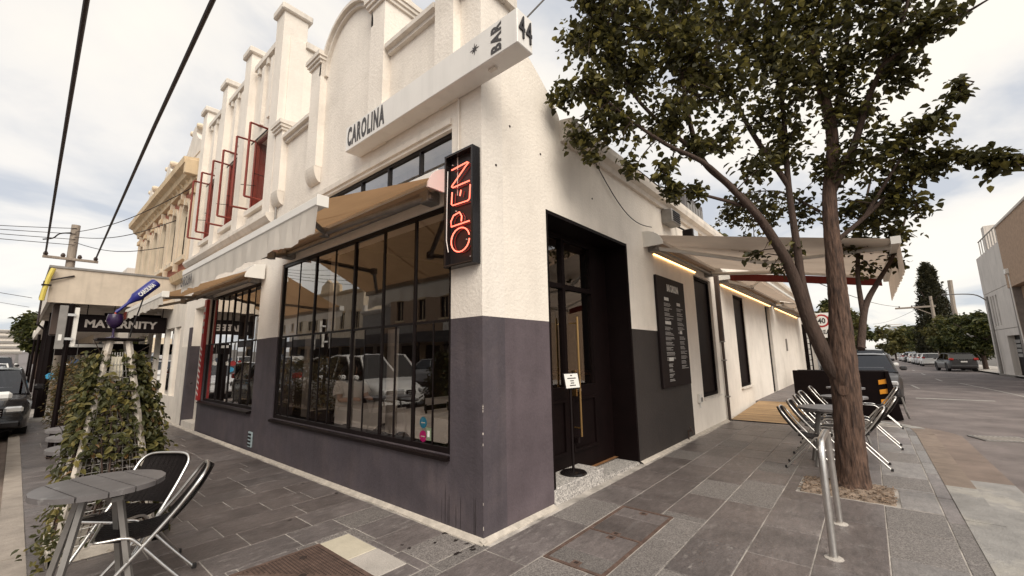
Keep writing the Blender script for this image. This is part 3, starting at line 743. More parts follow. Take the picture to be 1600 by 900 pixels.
# downpipes at the joint of the two buildings
dp = thing('downpipe', 'dark brown square downpipe on the joint of the white side walls', 'pipe', (7.78, -.05, 0))
MB().cbox(7.72, 7.82, -.095, -.004, 1.75, 3.35, .01).build('upper_pipe', DKBROWN, dp); MB().tube([(7.77, -.05, 1.75), (7.77, -.05, .0)], .032, 10).build('lower_pipe', DKBROWN, dp)
for z_ in (.5, 1.3, 1.72): MB().cbox(7.72, 7.82, -.1, .0, z_, z_+.03, .004).build('bracket', STEELG, dp)
tp = thing('wall_tap', 'small brass garden tap low on the charcoal wall', 'tap', (5.05, -.03, .02))
MB().tube([(5.05, -.03, -.01), (5.05, -.03, .16)], .012, 6).build('pipe', DKBROWN, tp); MB().tube([(5.05, -.03, .16), (5.05, -.10, .17), (5.05, -.11, .12)], .014, 6).build('spout', DKBROWN, tp); MB().tube([(5.02, -.07, .22), (5.08, -.07, .22)], .01, 6).build('handle', DKBROWN, tp); MB().tube([(5.05, -.07, .17), (5.05, -.07, .22)], .006, 6).build('stem', DKBROWN, tp)
pw = thing('power_outlet', 'small white outdoor power socket on white wall beside the slit window', 'socket', (5.85, 0, .6))
MB().cbox(5.80, 5.90, -.06, .0, .55, .72, .01).build('box', WHITEM, pw); MB().cbox(5.815, 5.885, -.075, -.06, .58, .66, .006).build('cover', STEELG, pw); MB().tube([(5.85, -.03, .55), (5.85, -.03, .46)], .01, 6).build('conduit', WHITEM, pw)
# wall mounted machine and floodlight high on the wall
acb = thing('wall_vent_unit', 'grey box vent unit mounted high under the eaves', 'vent', (4.85, -.1, 4.0))
MB().cbox(4.62, 5.05, -.2, 0, 3.80, 4.06, .015).build('body', STEELG, acb)
for i in range(5): MB().box(4.66, 5.01, -.215, -.2, 3.84+.04*i, 3.855+.04*i).build('louvre', BLACK, acb)
fl = thing('floodlight', 'black floodlight on a bracket above the side awning', 'light', (5.35, -.1, 3.75))
MB().cbox(5.2, 5.5, -.36, -.16, 3.62, 3.78, .02).build('lamp_body', BLACK, fl); MB().box(5.22, 5.48, -.365, -.36, 3.64, 3.76).build('lens', HEADL, fl); MB().tube([(5.35, -.2, 3.78), (5.35, -.02, 3.92)], .018, 6).build('bracket', BLACK, fl)
q = MB(); cA, cB = Vector((2.2, -.03, 4.08)), px(1018, 355, 'Y', -.06)
q.tube([cA.lerp(cB, t)-Vector((0, 0, .25*math.sin(PI*t))) for t in [i/12 for i in range(13)]], .007, 5)
tag(q.build('loose_cable', WIREM), 'thin slack black cable hanging from the eaves down to the side awning', 'cable')

# ------------------------------------------------------------------ white two storey building with fins
FB = thing('finned_building', 'two storey white building with tall capped fins and open red casement windows', 'building', (0, 5, 0))
Y0, Y1 = 5.003, 10.55
WIN = [(5.74, 6.49, 4.45, 5.9), (7.32, 8.07, 4.45, 5.9), (8.92, 9.66, 4.45, 5.9)]
W2 = (5.50, 8.5, .66, 2.88)
ys_ = [Y0, 5.50, 5.74, 6.49, 7.32, 8.07, 8.5, 8.78, 8.92, 9.66, 9.72, Y1]
DO = (8.78, 9.72, -1, 2.75)
MB().cells('X', .03, .3, ys_, [PZ, 2.75, 2.88, 4.45, 5.9, 7.5], hole(W2, DO, *WIN)).build('wall', STUCCO2, FB)
MB().cells('X', .03, .3, [Y0, 5.5, 8.5, 8.78], [-.02, .66, PZ], hole(W2, DO)).build('dado', DADO, FB)
MB().box(.005, .28, 9.724, 9.95, -.02, 2.30).build('pilaster', DADO, FB)
MB().box(.0, .3, 9.953, Y1, -.02, 1.85).build('pilaster', STUCCO3, FB)
q = MB(); q.box(-.02, .20, 8.785, 9.715, -.02, .16); q.build('door_step', STUCCO3, FB)
q = MB(); q.box(.20, .25, 8.78, 9.72, .16, 2.75); q.build('door', STUCCO3, FB)
MB().box(.3, 9, Y0, 5.13, 3.0, 7.40).build('side_wall', STUCCO, FB); MB().box(.3, 9, Y0-.06, 5.2, 7.40, 7.52).build('side_coping', STUCCO3, FB)
MB().box(.3, 9, 5.13, Y1, 7.2, 7.3).build('roof', STEELG, FB)
def finpier(y0, y1, zt, w=.16):
    p_ = MB().box(-.10, .33, y0, y1, 3.95, zt).build('fin', STUCCO2, FB)
    MB().cbox(-.16, .40, y0-.06, y1+.06, zt, zt+.14, .02).build('cap', STUCCO3, p_)
for a in (5.03, 6.72, 8.30, 9.95): finpier(a, a+.36, 7.98)
for a in (5.03, 6.72, 8.30):
    for o_ in (.62, 1.07):
        MB().box(-.03, .03, a+o_, a+o_+.14, 6.12, 7.42).build('thin_fin', STUCCO2, FB)
    MB().box(-.06, .33, a+.36, a+1.59, 7.50, 7.62).build('coping', STUCCO3, FB)
    for o_ in (.40, .86, 1.34): MB().box(-.045, .03, a+o_, a+o_+.10, 7.36, 7.499).build('bracket', STUCCO3, FB)
    MB().box(-.05, .03, a+.42, a+1.5, 4.30, 4.40).build('window_sill', STUCCO2, FB); MB().box(-.02, .029, a+.5, a+1.4, 4.12, 4.22).build('spandrel_panel', STUCCO3, FB)
MB().prism([(.0, 3.80), (-.10, 3.86), (-.16, 3.94), (-.16, 4.0), (.03, 4.04), (.03, 3.80)], Y0, Y1, 'Y').build('cornice', STUCCO3, FB)
MB().box(.03, .8, 5.14, 10.5, 5.905, 5.95).build('room_ceiling', ROOMW, FB); 
for i, (a, b, c, d) in enumerate(WIN):
    f = MB().cells('X', .06, .12, [a, a+.04, b-.04, b], [c, c+.04, d-.04, d], lambda u, z: not (a+.04 < u < b-.04 and c+.04 < z < d-.04)).build('window', REDP, FB)
    MB().box(.30, .34, a-.1, b+.1, c-.1, d+.1).build('curtain', REDDK if i != 1 else REDP, f)
    q = MB(); q.box(.1, .3, a, a+.02, c, d); q.box(.1, .3, b-.02, b, c, d); q.box(.1, .3, a+.02, b-.02, c, c+.02); q.build('reveal_lining', REDP, f)
    for yy, ang in ((a+.02, rnd.uniform(-5, 3)), (b-.02, rnd.uniform(-3, 6))):
        wd = .33
        dx_, dy_ = -math.cos(R(ang))*wd, math.sin(R(ang))*wd
        s_ = MB(); 
        def seg(p0, p1): s_.tube([p0, p1], .021, 4)
        A, B = (.04, yy), (.04+dx_, yy+dy_)
        for P_, Q_ in (((*A, c), (*A, d)), ((*B, c), (*B, d)), ((*A, c), (*B, c)), ((*A, d), (*B, d))): seg(P_, Q_)
        so = s_.build('casement_sash', REDP, f)
        MB().poly((*A, c), (*B, c), (*B, d), (*A, d)).build('pane', GLASSB, so, recalc=False)
        MB().tube([(.08, yy+.06*(1 if yy < (a+b)/2 else -1), c+.5), (A[0]+dx_*.6, A[1]+dy_*.6, c+.48)], .007, 4).build('stay', BLACK, so)
grid_window('window', 5.50, 8.5, .66, 2.88, 1.85, [6.25, 7.0, 7.75], [5.88, 6.62, 7.38, 8.12], [5.88, 6.62, 7.38, 8.12], X0=.06, par=FB)
q = MB(); q.poly((.3, 5.14, .06), (6, 5.14, .06), (6, 8.7, .06), (.3, 8.7, .06)); q.build('floor', FLOORW, FB, recalc=False)
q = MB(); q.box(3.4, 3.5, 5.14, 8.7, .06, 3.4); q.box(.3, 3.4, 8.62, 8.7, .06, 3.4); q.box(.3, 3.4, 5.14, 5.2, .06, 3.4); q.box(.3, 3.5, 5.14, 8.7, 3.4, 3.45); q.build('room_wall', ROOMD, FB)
# wall vent (blue grey) and its louvres
wv = thing('wall_vent', 'small pale blue louvred vent low in the charcoal wall', 'vent', (.02, 5.42, .1))
MB().cbox(.01, .035, 5.34, 5.50, .08, .32, .004).build('frame', mat('vent_blue', (.36, .44, .46), .5), wv)
for i in range(4): MB().box(.0, .012, 5.36, 5.48, .105+.055*i, .13+.055*i).build('louvre', BLACK, wv)
MB().tube([(-.05, 9.0, 1.02), (-.05, 9.09, 1.0)], .012, 6).build('door_handle', BLACK, FB)
rs = thing('red_lettered_strip', 'tall narrow red sign strip with white lettering beside the far bar window', 'sign', (-.02, 8.6, .7))
MB().cbox(-.03, .03, 8.53, 8.70, .66, 2.86, .01).build('panel', REDS, rs)
q = MB()
for i in range(9): q.prism([(8.545, .76+.12*i), (8.545, .80+.12*i), (8.685, .86+.12*i), (8.685, .82+.12*i)], -.034, -.031, 'X')
q.build('white_marks', WHITEP, rs)
for i in range(4): MB().box(-.034, -.031, 8.56, 8.68, 2.1+.16*i, 2.2+.16*i).build('white_marks', GREYP, rs)

# ------------------------------------------------------------------ cream Victorian terrace
VB = thing('victorian_building', 'cream and red brick Victorian shop building with arched windows and scrolled gables', 'building', (0, 10.56, 0))
a0, a1 = 10.553, 19.0
AW = [(11.15+1.28*i, 11.15+1.28*i+.62) for i in range(6)]
MB().cells('X', .03, .3, sorted([a0, a1]+[t for q in AW for t in q]), [3.6, 4.35, 5.7, 6.4], lambda u, z: not any(a < u < b and 4.35 < z < 5.7 for a, b in AW)).build('wall', BRICKR, VB)
for a, b in AW:
    c = (a+b)/2; r = (b-a)/2
    A = [(c+(r+.10)*math.cos(R(t)), 5.55+(r+.10)*math.sin(R(t))) for t in range(0, 181, 15)]
    B = [(c+r*math.cos(R(t)), 5.55+r*math.sin(R(t))) for t in range(180, -1, -15)]
    f = MB().prism(A+[(c-r-.10, 4.3), (c-r, 4.3)]+B+[(c+r, 4.3), (c+r+.10, 4.3)], -.06, .06, 'X').build('window_surround', CREAML, VB)
    MB().box(-.1, .05, a-.16, b+.16, 4.18, 4.298).build('sill', CREAML, f)
    MB().poly((.1, a, 4.3), (.1, b, 4.3), (.1, b, 5.9), (.1, a, 5.9)).build('pane', mat_dkglass, f, recalc=False)
    MB().box(.05, .09, a, b, 4.9, 4.96).build('meeting_rail', CREAML, f); MB().prism([(c-.06, 5.78), (c+.06, 5.78), (c+.08, 5.98), (c-.08, 5.98)], -.1, .0, 'X').build('keystone', CREAML, f)
for i in range(7):
    y_ = 10.72+1.28*i
    p_ = MB().box(-.07, .03, y_+.04, y_+.16, 4.0, 6.3).build('pilaster', CREAML, VB); MB().cbox(-.11, .03, y_-.04, y_+.24, 5.95, 6.1, .01).build('capital', CREAM, p_)
MB().prism([(.03, 6.3), (-.08, 6.32), (-.1, 6.45), (-.2, 6.5), (-.24, 6.62), (-.36, 6.68), (-.38, 6.84), (.03, 6.9)], a0, a1, 'Y').build('cornice', CREAM, VB)
for i in range(16): MB().prism([(-.0, 6.33), (-.09, 6.36), (-.22, 6.58), (.0, 6.62)], a0+.2+.52*i, a0+.32+.52*i, 'Y').build('modillion', CREAM, VB)
MB().box(.0, .25, a0, a1, 6.85, 7.25).build('parapet', STUCCO3, VB)
for c, w_, hh in ((11.6, 1.0, .72), (14.8, 1.1, .62), (17.6, 1.0, .55)):
    pts = [(c-w_, 7.2), (c-w_, 7.45)]+[(c-w_*(1-t)*(1-.25*math.sin(PI*t)), 7.45+hh*t) for t in (.25, .5, .75)]+[(c-.3, 7.4+hh), (c, 7.5+hh), (c+.3, 7.4+hh)]+[(c+w_*(1-t)*(1-.25*math.sin(PI*t)), 7.45+hh*t) for t in (.75, .5, .25)]+[(c+w_, 7.45), (c+w_, 7.2)]
    g_ = MB().prism(pts, -.02, .25, 'X').build('gable', STUCCO3, VB)
    for s_ in (-.34, .34): MB().lathe([(.0, -.06), (.06, -.05), (.085, 0), (.085, .2), (.05, .22)], 10, (0, c+s_, 7.42+hh), 'X').build('scroll', CREAML, g_)
MB().cbox(-.34, .0, a0-.05, a0+.12, 6.38, 6.80, .02).build('console_block', CREAM, VB)
MB().prism([(.03, 3.6), (-.1, 3.64), (-.16, 3.8), (.03, 3.9)], a0, a1, 'Y').build('string_course', CREAM, VB)
MB().box(.3, 9, a0, a1, 3.5, 6.9).build('rear_wall', BRICKR, VB)
# shopfront below
SF = [(10.6, 10.9), (11.5, 11.62), (12.6, 12.72), (13.8, 13.95), (15, 15.15), (16.4, 16.6), (18.8, 19.0)]
MB().cells('X', .03, .15, sorted({t for q in SF for t in q}), [-.05, .62, 2.4, 2.62, 3.6], lambda u, z: z < .62 or z > 2.4 or any(a < u < b for a, b in SF)).build('shopfront', STUCCO3, VB)
for (a, b), (c, d) in zip(SF, SF[1:]): MB().poly((.09, b, .62), (.09, c, .62), (.09, c, 2.4), (.09, b, 2.4)).build('shop_pane', glass_shop if 'glass_shop' in globals() else GLASST, VB, recalc=False)
MB().box(1.5, 1.6, 10.6, 19, -.05, 3.5).build('shop_back_wall', mat('shop_wall', (.30, .32, .32), .7), VB)
for i, y_ in enumerate((11.9, 12.9, 14.1)):
    MB().cbox(.25, .5, y_, y_+.35, .7, 1.1+.2*i, .02).build('display_stand', (YEL, CARBL, CREAMS)[i], VB)

# ------------------------------------------------------------------ street canopy with shop sign
CN = thing('street_canopy', 'deep cream fascia street canopy on dark posts over the footpath', 'canopy', (0, 12, 0))
cz0, cz1 = 2.93, 3.76
MB().cells('Z', cz0+.08, cz0+.14, [-2.28, .03], [12.06, 19.4], lambda u, z: True).build('soffit', mat('soffit', (.42, .36, .31), .8), CN)
MB().box(-2.33, .028, 12, 12.06, cz0, cz1).build('end_fascia', mat('canopy_fascia', (.55, .47, .38), .8, var=.1, streak=.2), CN)
MB().box(-2.33, -2.27, 12.061, 19.4, cz0, cz1).build('front_fascia', STUCCO3, CN); MB().box(-2.38, .03, 11.97, 19.4, cz1, cz1+.05).build('capping', STEELG, CN)
for i in range(12): MB().box(-2.26, .02, 12.3+.6*i, 12.36+.6*i, cz0+.03, cz0+.08).build('soffit_batten', STUCCO3, CN)
for y_ in (15.6, 19.2):
    MB().tube([(-2.05, y_, 0), (-2.05, y_, cz0+.08)], .11, 10).build('post', BLACKM, CN)
MB().cbox(-2.2, -1.75, 12.4, 12.9, cz0-.75, cz0-.0, .02).build('bulkhead', DKBROWN, CN)
for i in range(4): MB().tube([(-1.6+.5*i, 12.5, 2.72), (-1.6+.5*i, 12.5, cz0+.08)], .012, 6).build('hanger', BLACK, CN)
yt = thing('yellow_hose', 'yellow flexible tube strapped to the end of the canopy fascia', 'hose', (-2.36, 11.95, 2.9))
MB().tube([(-2.31, 11.9, 3.72), (-2.36, 11.9, 3.5), (-2.40, 11.9, 3.2), (-2.42, 11.9, 2.95)], .045, 8).build('tube', YEL, yt)
MB().cbox(-2.46, -2.30, 11.84, 11.97, 3.3, 3.33, .005).build('strap', BLACK, yt)
ms = thing('hanging_shop_sign', 'long dark hanging sign reading MATERNITY in pale capitals under canopy', 'sign', (-.85, 12.5, 2.2))
MB().cbox(-1.75, .0, 12.48, 12.54, 2.28, 2.72, .01).build('board', BLACKM, ms)
text('MATERNITY', mat('sign_letter', (.36, .32, .29), .6), ms, (-1.62, 12.478, 2.39), (1, 0, 0), (0, 0, 1), 1.42, .2, .01, .035)
MB().cbox(-1.2, .02, 13.4, 13.46, 2.66, 2.86, .01).build('upper_board', BLACKM, ms)
ss = thing('second_shop_sign', 'dark shop sign with a pale orange letter A under the canopy', 'sign', (-.9, 14.5, 1.7))
MB().cbox(-2.0, .0, 14.5, 14.56, 1.72, 2.05, .01).build('board', BLACKM, ss); text('A', mat('orange_letter', (.6, .35, .22), .6), ss, px(193, 549, 'Y', 14.49), (1, 0, 0), (0, 0, 1), .22, .24, .01, .03)
MB().cbox(-1.85, -.95, 14.44, 14.499, 1.94, 2.03, .005).build('strip', WHITEP, ss)

# ------------------------------------------------------------------ building signs
LB = thing('light_box_sign', 'long white projecting box sign reading CAROLINA BAR 44 on the parapet', 'sign', (-.12, .8, 4.1))
lx0, lx1, ly0, ly1, lz0, lz1 = -.215, .0, -.64, 2.22, 4.10, 4.43
# sign box floats off the wall on the piers
MB().cbox(lx0, lx1-.004, ly0, ly1, lz0, lz1, .006).build('box', SIGNW, LB)
text('CAROLINA', CHAR, LB, (lx0-.001, 2.17, lz0+.045), (0, -1, 0), (0, 0, 1), .83, .26, .003, .04, space=1.22)
text('BAR', CHAR, LB, (lx0-.001, -.565+.13+.03, lz0+.03), (0, 0, 1), (0, 1, 0), .27, .13, .003, .02) if False else text('BAR', CHAR, LB, (lx0-.001, -.46, lz0+.03), (0, 0, 1), (0, 1, 0), .275, .125, .003, .04, space=1.25)
q = MB()
for i in range(4):
    a = PI*i/4; L_ = .06 if i % 2 == 0 else .045; c_ = (-.13, 4.30)
    d_ = (math.cos(a), math.sin(a)); n_ = (-d_[1], d_[0]); w_ = .009
    q.prism([(c_[0]-d_[0]*L_, c_[1]-d_[1]*L_), (c_[0]+n_[0]*w_, c_[1]+n_[1]*w_), (c_[0]+d_[0]*L_, c_[1]+d_[1]*L_), (c_[0]-n_[0]*w_, c_[1]-n_[1]*w_)], lx0-.0035-.0006*i, lx0-.001, 'X')
q.build('star', CHAR, LB)
text('44', BLACKP, LB, (lx0+.018, ly0-.001, lz0+.07), (1, 0, 0), (0, 0, 1), .175, .215, .012, .012, space=1.2)
MB().box(-.13, -.09, -.30, -.22, lz0-.018, lz0).build('downlight', STUCCO3, LB)
MB().tube([(-.05, -.55, lz1), (.05, -.9, lz1+.25)], .008, 5).build('stay_wire', STEELG, LB)

NE = thing('neon_open_sign', 'black box sign with vertical red neon OPEN on the corner pilaster', 'sign', (-.05, .22, 2.3))
MB().cells('X', -.105, -.005, [.015, .03, .395, .41], [2.33, 2.345, 3.445, 3.46], lambda u, z: not (.03 < u < .395 and 2.345 < z < 3.445)).build('case', BLACKG, NE)
MB().box(-.03, -.0051, .0301, .3949, 2.3451, 3.4449).build('back_panel', BLACKP, NE)
def nn(pts, closed=False, X=-.085, m_=NEON, r=.0062, name='neon_tube'):
    MB().tube([(X, .21-b, 2.33+a) for a, b in pts], r, 6, closed).build(name, m_, NE, smooth=60)
# letter coordinates: a along reading direction (up), b: + to letter foot (right)
t_, f_ = -.115, .135
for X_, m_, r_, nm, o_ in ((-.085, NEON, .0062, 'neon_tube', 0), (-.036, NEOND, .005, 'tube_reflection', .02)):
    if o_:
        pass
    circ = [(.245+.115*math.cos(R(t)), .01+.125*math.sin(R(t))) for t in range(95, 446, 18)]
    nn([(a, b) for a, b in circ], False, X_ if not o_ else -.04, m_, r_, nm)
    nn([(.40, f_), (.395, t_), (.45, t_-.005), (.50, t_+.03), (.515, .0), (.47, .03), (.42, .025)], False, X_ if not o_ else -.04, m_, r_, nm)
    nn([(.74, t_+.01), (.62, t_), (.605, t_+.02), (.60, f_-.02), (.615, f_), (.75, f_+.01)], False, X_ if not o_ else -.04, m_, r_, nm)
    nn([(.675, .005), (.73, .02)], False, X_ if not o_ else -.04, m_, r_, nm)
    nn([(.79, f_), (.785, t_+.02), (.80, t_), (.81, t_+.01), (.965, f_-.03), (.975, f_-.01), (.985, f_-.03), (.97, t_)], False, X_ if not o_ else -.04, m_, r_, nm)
MB().tube([(-.09, .375, 3.30), (-.09, .385, 2.95), (-.09, .388, 2.6), (-.09, .36, 2.48)], .005, 5).build('feed_cable', WHITEP, NE)
for a, b in ((.25, .05), (.56, -.1), (.08, .1), (1.05, .14), (1.05, -.15), (.3, -.16)): MB().lathe([(.006, -.045), (.006, -.03)], 6, (0, .21-b, 2.33+a), 'X').build('tube_support', WHITEP, NE)
MB().cells('X', -.1045, -.103, [.03, .036, .389, .395], [2.345, 2.351, 3.439, 3.445], lambda u, z: not (.036 < u < .389 and 2.351 < z < 3.439)).build('trim', DKBROWN, NE)

MBD = thing('menu_board', 'tall dark menu board with white print on the side wall', 'menu board', (4.7, -.02, .94))
MB().cbox(4.04, 5.39, -.045, -.003, .94, 2.79, .006).build('board', mat('menu_black', (.011, .006, .006), .55, var=.15, spec=.2), MBD)
bx = lambda u, v: (4.04+1.35*u, -.0455, 2.79-1.85*v)
def mtext(s, u, v, w_, h_, m_=WHITEP): text(s, m_, MBD, bx(u, v+h_), (1, 0, 0), (0, 0, 1), 1.35*w_, 1.85*h_, .002, .03)
mtext('BAR CAROLINA', .34, .06, .42, .07)
def block(u, v, hw, n, ws):
    q = MB(); o = bx(u, v); q.box(o[0], o[0]+1.35*hw, -.047, -.0452, o[2]-.055, o[2])
    # heading is illegible in the photograph: kept as short upright strokes
    q = MB(); k = max(3, int(hw*1.35/.03))
    for i in range(k): q.box(o[0]+.03*i, o[0]+.03*i+.02, -.047, -.0452, o[2]-.055, o[2])
    tag(q.build('print_heading', WHITEP, MBD), kind='stuff')
    q = MB()
    for i in range(n):
        if i % 4 == 3: continue
        w_ = ws*rnd.uniform(.5, 1)*1.35; z_ = o[2]-.10-.021*i
        x_ = o[0]-.03
        while x_ < o[0]-.03+w_:
            l_ = rnd.uniform(.025, .08); q.box(x_, min(x_+l_, o[0]-.03+w_), -.0468, -.0452, z_-.010, z_); x_ += l_+.010
    tag(q.build('print_lines', GREYP, MBD), kind='stuff')
block(.22, .19, .17, 14, .30); block(.66, .22, .14, 22, .26); block(.20, .41, .22, 27, .30); block(.70, .49, .11, 27, .26); block(.24, .74, .17, 14, .2)

# small papers and stickers on the glass
pn = thing('notice_sheet', 'white paper notice taped low on the left door leaf', 'notice', (1.24, .354, .98))
MB().box(1.14, 1.34, .352, .356, .98, 1.30).build('paper', WHITEP, pn)
q = MB(); q.box(1.16, 1.26, .3505, .352, 1.22, 1.27)
for i in range(7): q.box(1.16, 1.16+rnd.uniform(.08, .16), .3505, .352, 1.17-.022*i, 1.178-.022*i)
q.build('print', BLACKP, pn)
for nm, lb, y_, z_, mt_, r_ in (('round_sticker', 'round blue sticker low on the bar window', .87, .86, mat('cyan_sticker', (.03, .25, .42), .4), .055), ('round_sticker', 'round magenta sticker low on the bar window', .87, .73, mat('magenta_sticker', (.55, .02, .22), .4), .055)):
    q = MB(); q.lathe([(r_, -.002), (r_, .002)], 18, (.045, y_, z_), 'X'); o = q.build(nm, mt_); tag(o, lb, 'sticker')
    MB().box(.0415, .043, y_-.03, y_+.03, z_-.006, z_+.004).build('print', WHITEP, o)
q = MB(); q.box(.043, .047, .74, .82, .70, .82); o = q.build('square_sticker', mat('green_sticker', (.38, .52, .40), .4)); tag(o, 'pale green square sticker low on the bar window', 'sticker'); MB().box(.0415, .043, .765, .80, .73, .79).build('print', WHITEP, o)

# ------------------------------------------------------------------ awnings
def awning(name, label, ax, u0, u1, d1, z0, z1, out_mat, val_mat, cap_mat, drop, letters=None, sagn=9, group=None, arms=True, cap_r=.16, valance=True):
    """ax 'X': on the main street wall (projects to -X, u = Y); 'Y': on the side wall (projects to -Y, u = X)"""
    def P(u, d, z): return (-d, u, z) if ax == 'X' else (u, -d, z)
    um = (u0+u1)/2
    T = thing(name, label, 'awning', P(um, 0, z0), group=group)
    def bx_(a0, a1, b0, b1, c0, c1, nm, m_, par=T, bev=.01):
        p, q_ = P(a0, b0, c0), P(a1, b1, c1); lo = [min(i, j) for i, j in zip(p, q_)]; hi = [max(i, j) for i, j in zip(p, q_)]
        return MB().cbox(lo[0], hi[0], lo[1], hi[1], lo[2], hi[2], bev).build(nm, m_, par)
    bx_(u0+.02, u1-.02, .02, .17, z0-.02, z0+.11, 'cassette', WHITEM); MB().tube([P(u0+.02, .11, z0-.03), P(u1-.02, .11, z0-.03)], .05, 10).build('roller', FAB_CREAM, T)
    for u in (u0, u1):
        n = 8; pts = [(.0, z0+.13)]+[(cap_r*1.9*math.sin(R(90*i/n)), z0-.13+.26*math.cos(R(90*i/n))) for i in range(n+1)]+[(.0, z0-.13)]
        q = MB(); q.prism([(-a if ax == 'X' else -a, b) for a, b in pts], u-.012, u+.012, 'Y' if ax == 'X' else 'X'); q.build('end_cap', cap_mat, T)
    fb = MB(); nu = 8
    for i in range(nu):
        ua, ub = u0+(u1-u0)*i/nu, u0+(u1-u0)*(i+1)/nu
        for j in range(sagn):
            ta, tb = j/sagn, (j+1)/sagn
            f = lambda t, u: (.12+(d1-.12)*t, z0+.05+(z1+.03-z0-.05)*t-.05*math.sin(PI*t)*math.sin(PI*(u-u0)/(u1-u0))**.4 if 0 < t < 1 else z0+.05+(z1+.03-z0-.05)*t)
            g = lambda u, t: P(u, *f(t, min(max(u, u0+.001), u1-.001)))
            fb.poly(g(ua, ta), g(ub, ta), g(ub, tb), g(ua, tb))
    fb.build('canopy_cloth', out_mat, T, weld=True, smooth=50)
    for k in range(1, 4):
        us_ = u0+(u1-u0)*k/4; sm_ = MB()
        for j in range(sagn):
            A = [g(us_+o, j/sagn) for o in (-.012, .012)]+[g(us_+o, (j+1)/sagn) for o in (.012, -.012)]
            sm_.poly(*[(p[0], p[1], p[2]-.006) for p in A])
        sm_.build('seam', out_mat, T, recalc=False)
    bx_(u0+.15, u1-.15, .10, .15, z0-.16, z0-.11, 'torsion_bar', STEELG)
    bx_(u0, u1, d1-.03, d1+.05, z1-.03, z1+.05, 'front_bar', WHITEM); bx_(u0-.012, u0, d1-.035, d1+.055, z1-.035, z1+.055, 'bar_end', WHITEM, bev=.003)
    if valance:
        vb = MB(); nv = 60
        for i in range(nv):
            ua, ub = u0+(u1-u0)*i/nv, u0+(u1-u0)*(i+1)/nv
            w = lambda u: .006*math.sin(u*21)+.004*math.sin(u*47+1)
            b = lambda u: z1-.03-drop-(.018 if ax == 'X' else .003)*math.sin(u*9)
            m = (z1-.03+b(ua))/2
            vb.poly(P(ua, d1+.04, z1-.025), P(ub, d1+.04, z1-.025), P(ub, d1+.04+w(ub), m), P(ua, d1+.04+w(ua), m))
            vb.poly(P(ua, d1+.04+w(ua), m), P(ub, d1+.04+w(ub), m), P(ub, d1+.04+1.6*w(ub), b(ub)), P(ua, d1+.04+1.6*w(ua), b(ua)))
        V = vb.build('valance', val_mat, T, weld=True, smooth=70, recalc=True)
        if letters: text(letters[0], CHAR, V, P(letters[1], d1+.066, z1-drop+.02), (0, -1, 0) if ax == 'X' else (1, 0, 0), (0, 0, 1), letters[2], drop*.6, .002, .02)
    if arms:
        for s_, ua in ((1, u0+.25), (-1, u1-.25)):
            sh = P(ua, .12, z0-.12); el_ = P(ua+s_*min(1.0, (u1-u0)*.3), .12+(d1-.12)*.48, (z0+z1)/2-.12); hd = P(ua+s_*.12, d1-.02, z1-.0)
            ar_ = MB(); ar_.tube([sh, el_], .032, 8); ar_.tube([el_, hd], .026, 8); ar_.build('folding_arm', WHITEM if ax == 'Y' else STEELG, T)
            MB().lathe([(.0, -.045), (.05, -.045), (.05, .045), (.0, .045)], 10, el_).build('elbow', STEELG, T)
            bx_(ua-.07, ua+.07, .0, .16, z0-.18, z0-.05, 'bracket', STEELG)
    return T
awning('awning', 'extended tan awning with white CAROLINA valance over the corner bar window', 'X', .42, 4.36, 1.27, 3.22, 2.66, FAB_TAN, FAB_WHITE, PINKCAP, .22, ('CAROLINA', 4.28, .55))
awning('awning', 'smaller tan awning over the far bar window beside the red strip', 'X', 5.3, 8.55, 1.30, 3.02, 2.48, FAB_TAN, FAB_WHITE, WHITEM, .13)
q = MB(); c_ = px(206, 484, 'X', -1.36); q.box(-1.375, -1.365, 8.2, 8.5, 2.32, 2.46); o = q.build('red_valance_flag', RUSTRED); tag(o, 'small rust red cloth flap at the far awning corner', 'flag')
awning('awning', 'large cream awning stretched out over the side street tables', 'Y', 3.72, 7.3, 2.95, 3.32, 2.72, FAB_CREAM, FAB_CREAM, WHITEM, .34, cap_r=.17)
q = MB(); nn_ = 24
for i in range(nn_):
    t0_, t1_ = i/nn_, (i+1)/nn_
    f = lambda t: (7.27+.015*math.sin(t*31), -.45-2.45*t, 3.27-.08-.42*t)
    a, b = f(t0_), f(t1_); q.poly(a, b, (b[0], b[1], b[2]-.15), (a[0], a[1], a[2]-.15))
tag(q.build('side_valance', RUSTRED, recalc=False), 'rust red cloth strip hanging at the far edge of the extended cream awning', 'valance')
awning('awning', 'long partly closed cream awning further along the white side wall', 'Y', 8.15, 15.6, .85, 3.34, 3.16, FAB_CREAM, FAB_CREAM, WHITEM, .08, cap_r=.15)
awning('awning', 'far partly closed cream awning at the end of the white wing', 'Y', 15.9, 23.2, .85, 3.34, 3.16, FAB_CREAM, FAB_CREAM, WHITEM, .08, cap_r=.15)
for lb, a, b in (('warm glowing light strip under the extended cream awning', 4.1, 6.3), ('warm glowing light strip under the long partly closed awning', 8.4, 15.2), ('warm glowing light strip under the far partly closed awning', 16.2, 22.8)):
    L0 = thing('light_strip', lb, 'light', ((a+b)/2, -.01, 3.17)); y_ = -.0 if a < 8 else .028
    MB().box(a, b, y_-.028, y_-.003, 3.135, 3.15).build('tube', LED, L0); MB().box(a, b, y_-.03, y_-.003, 3.151, 3.17).build('rail', STEELG, L0)

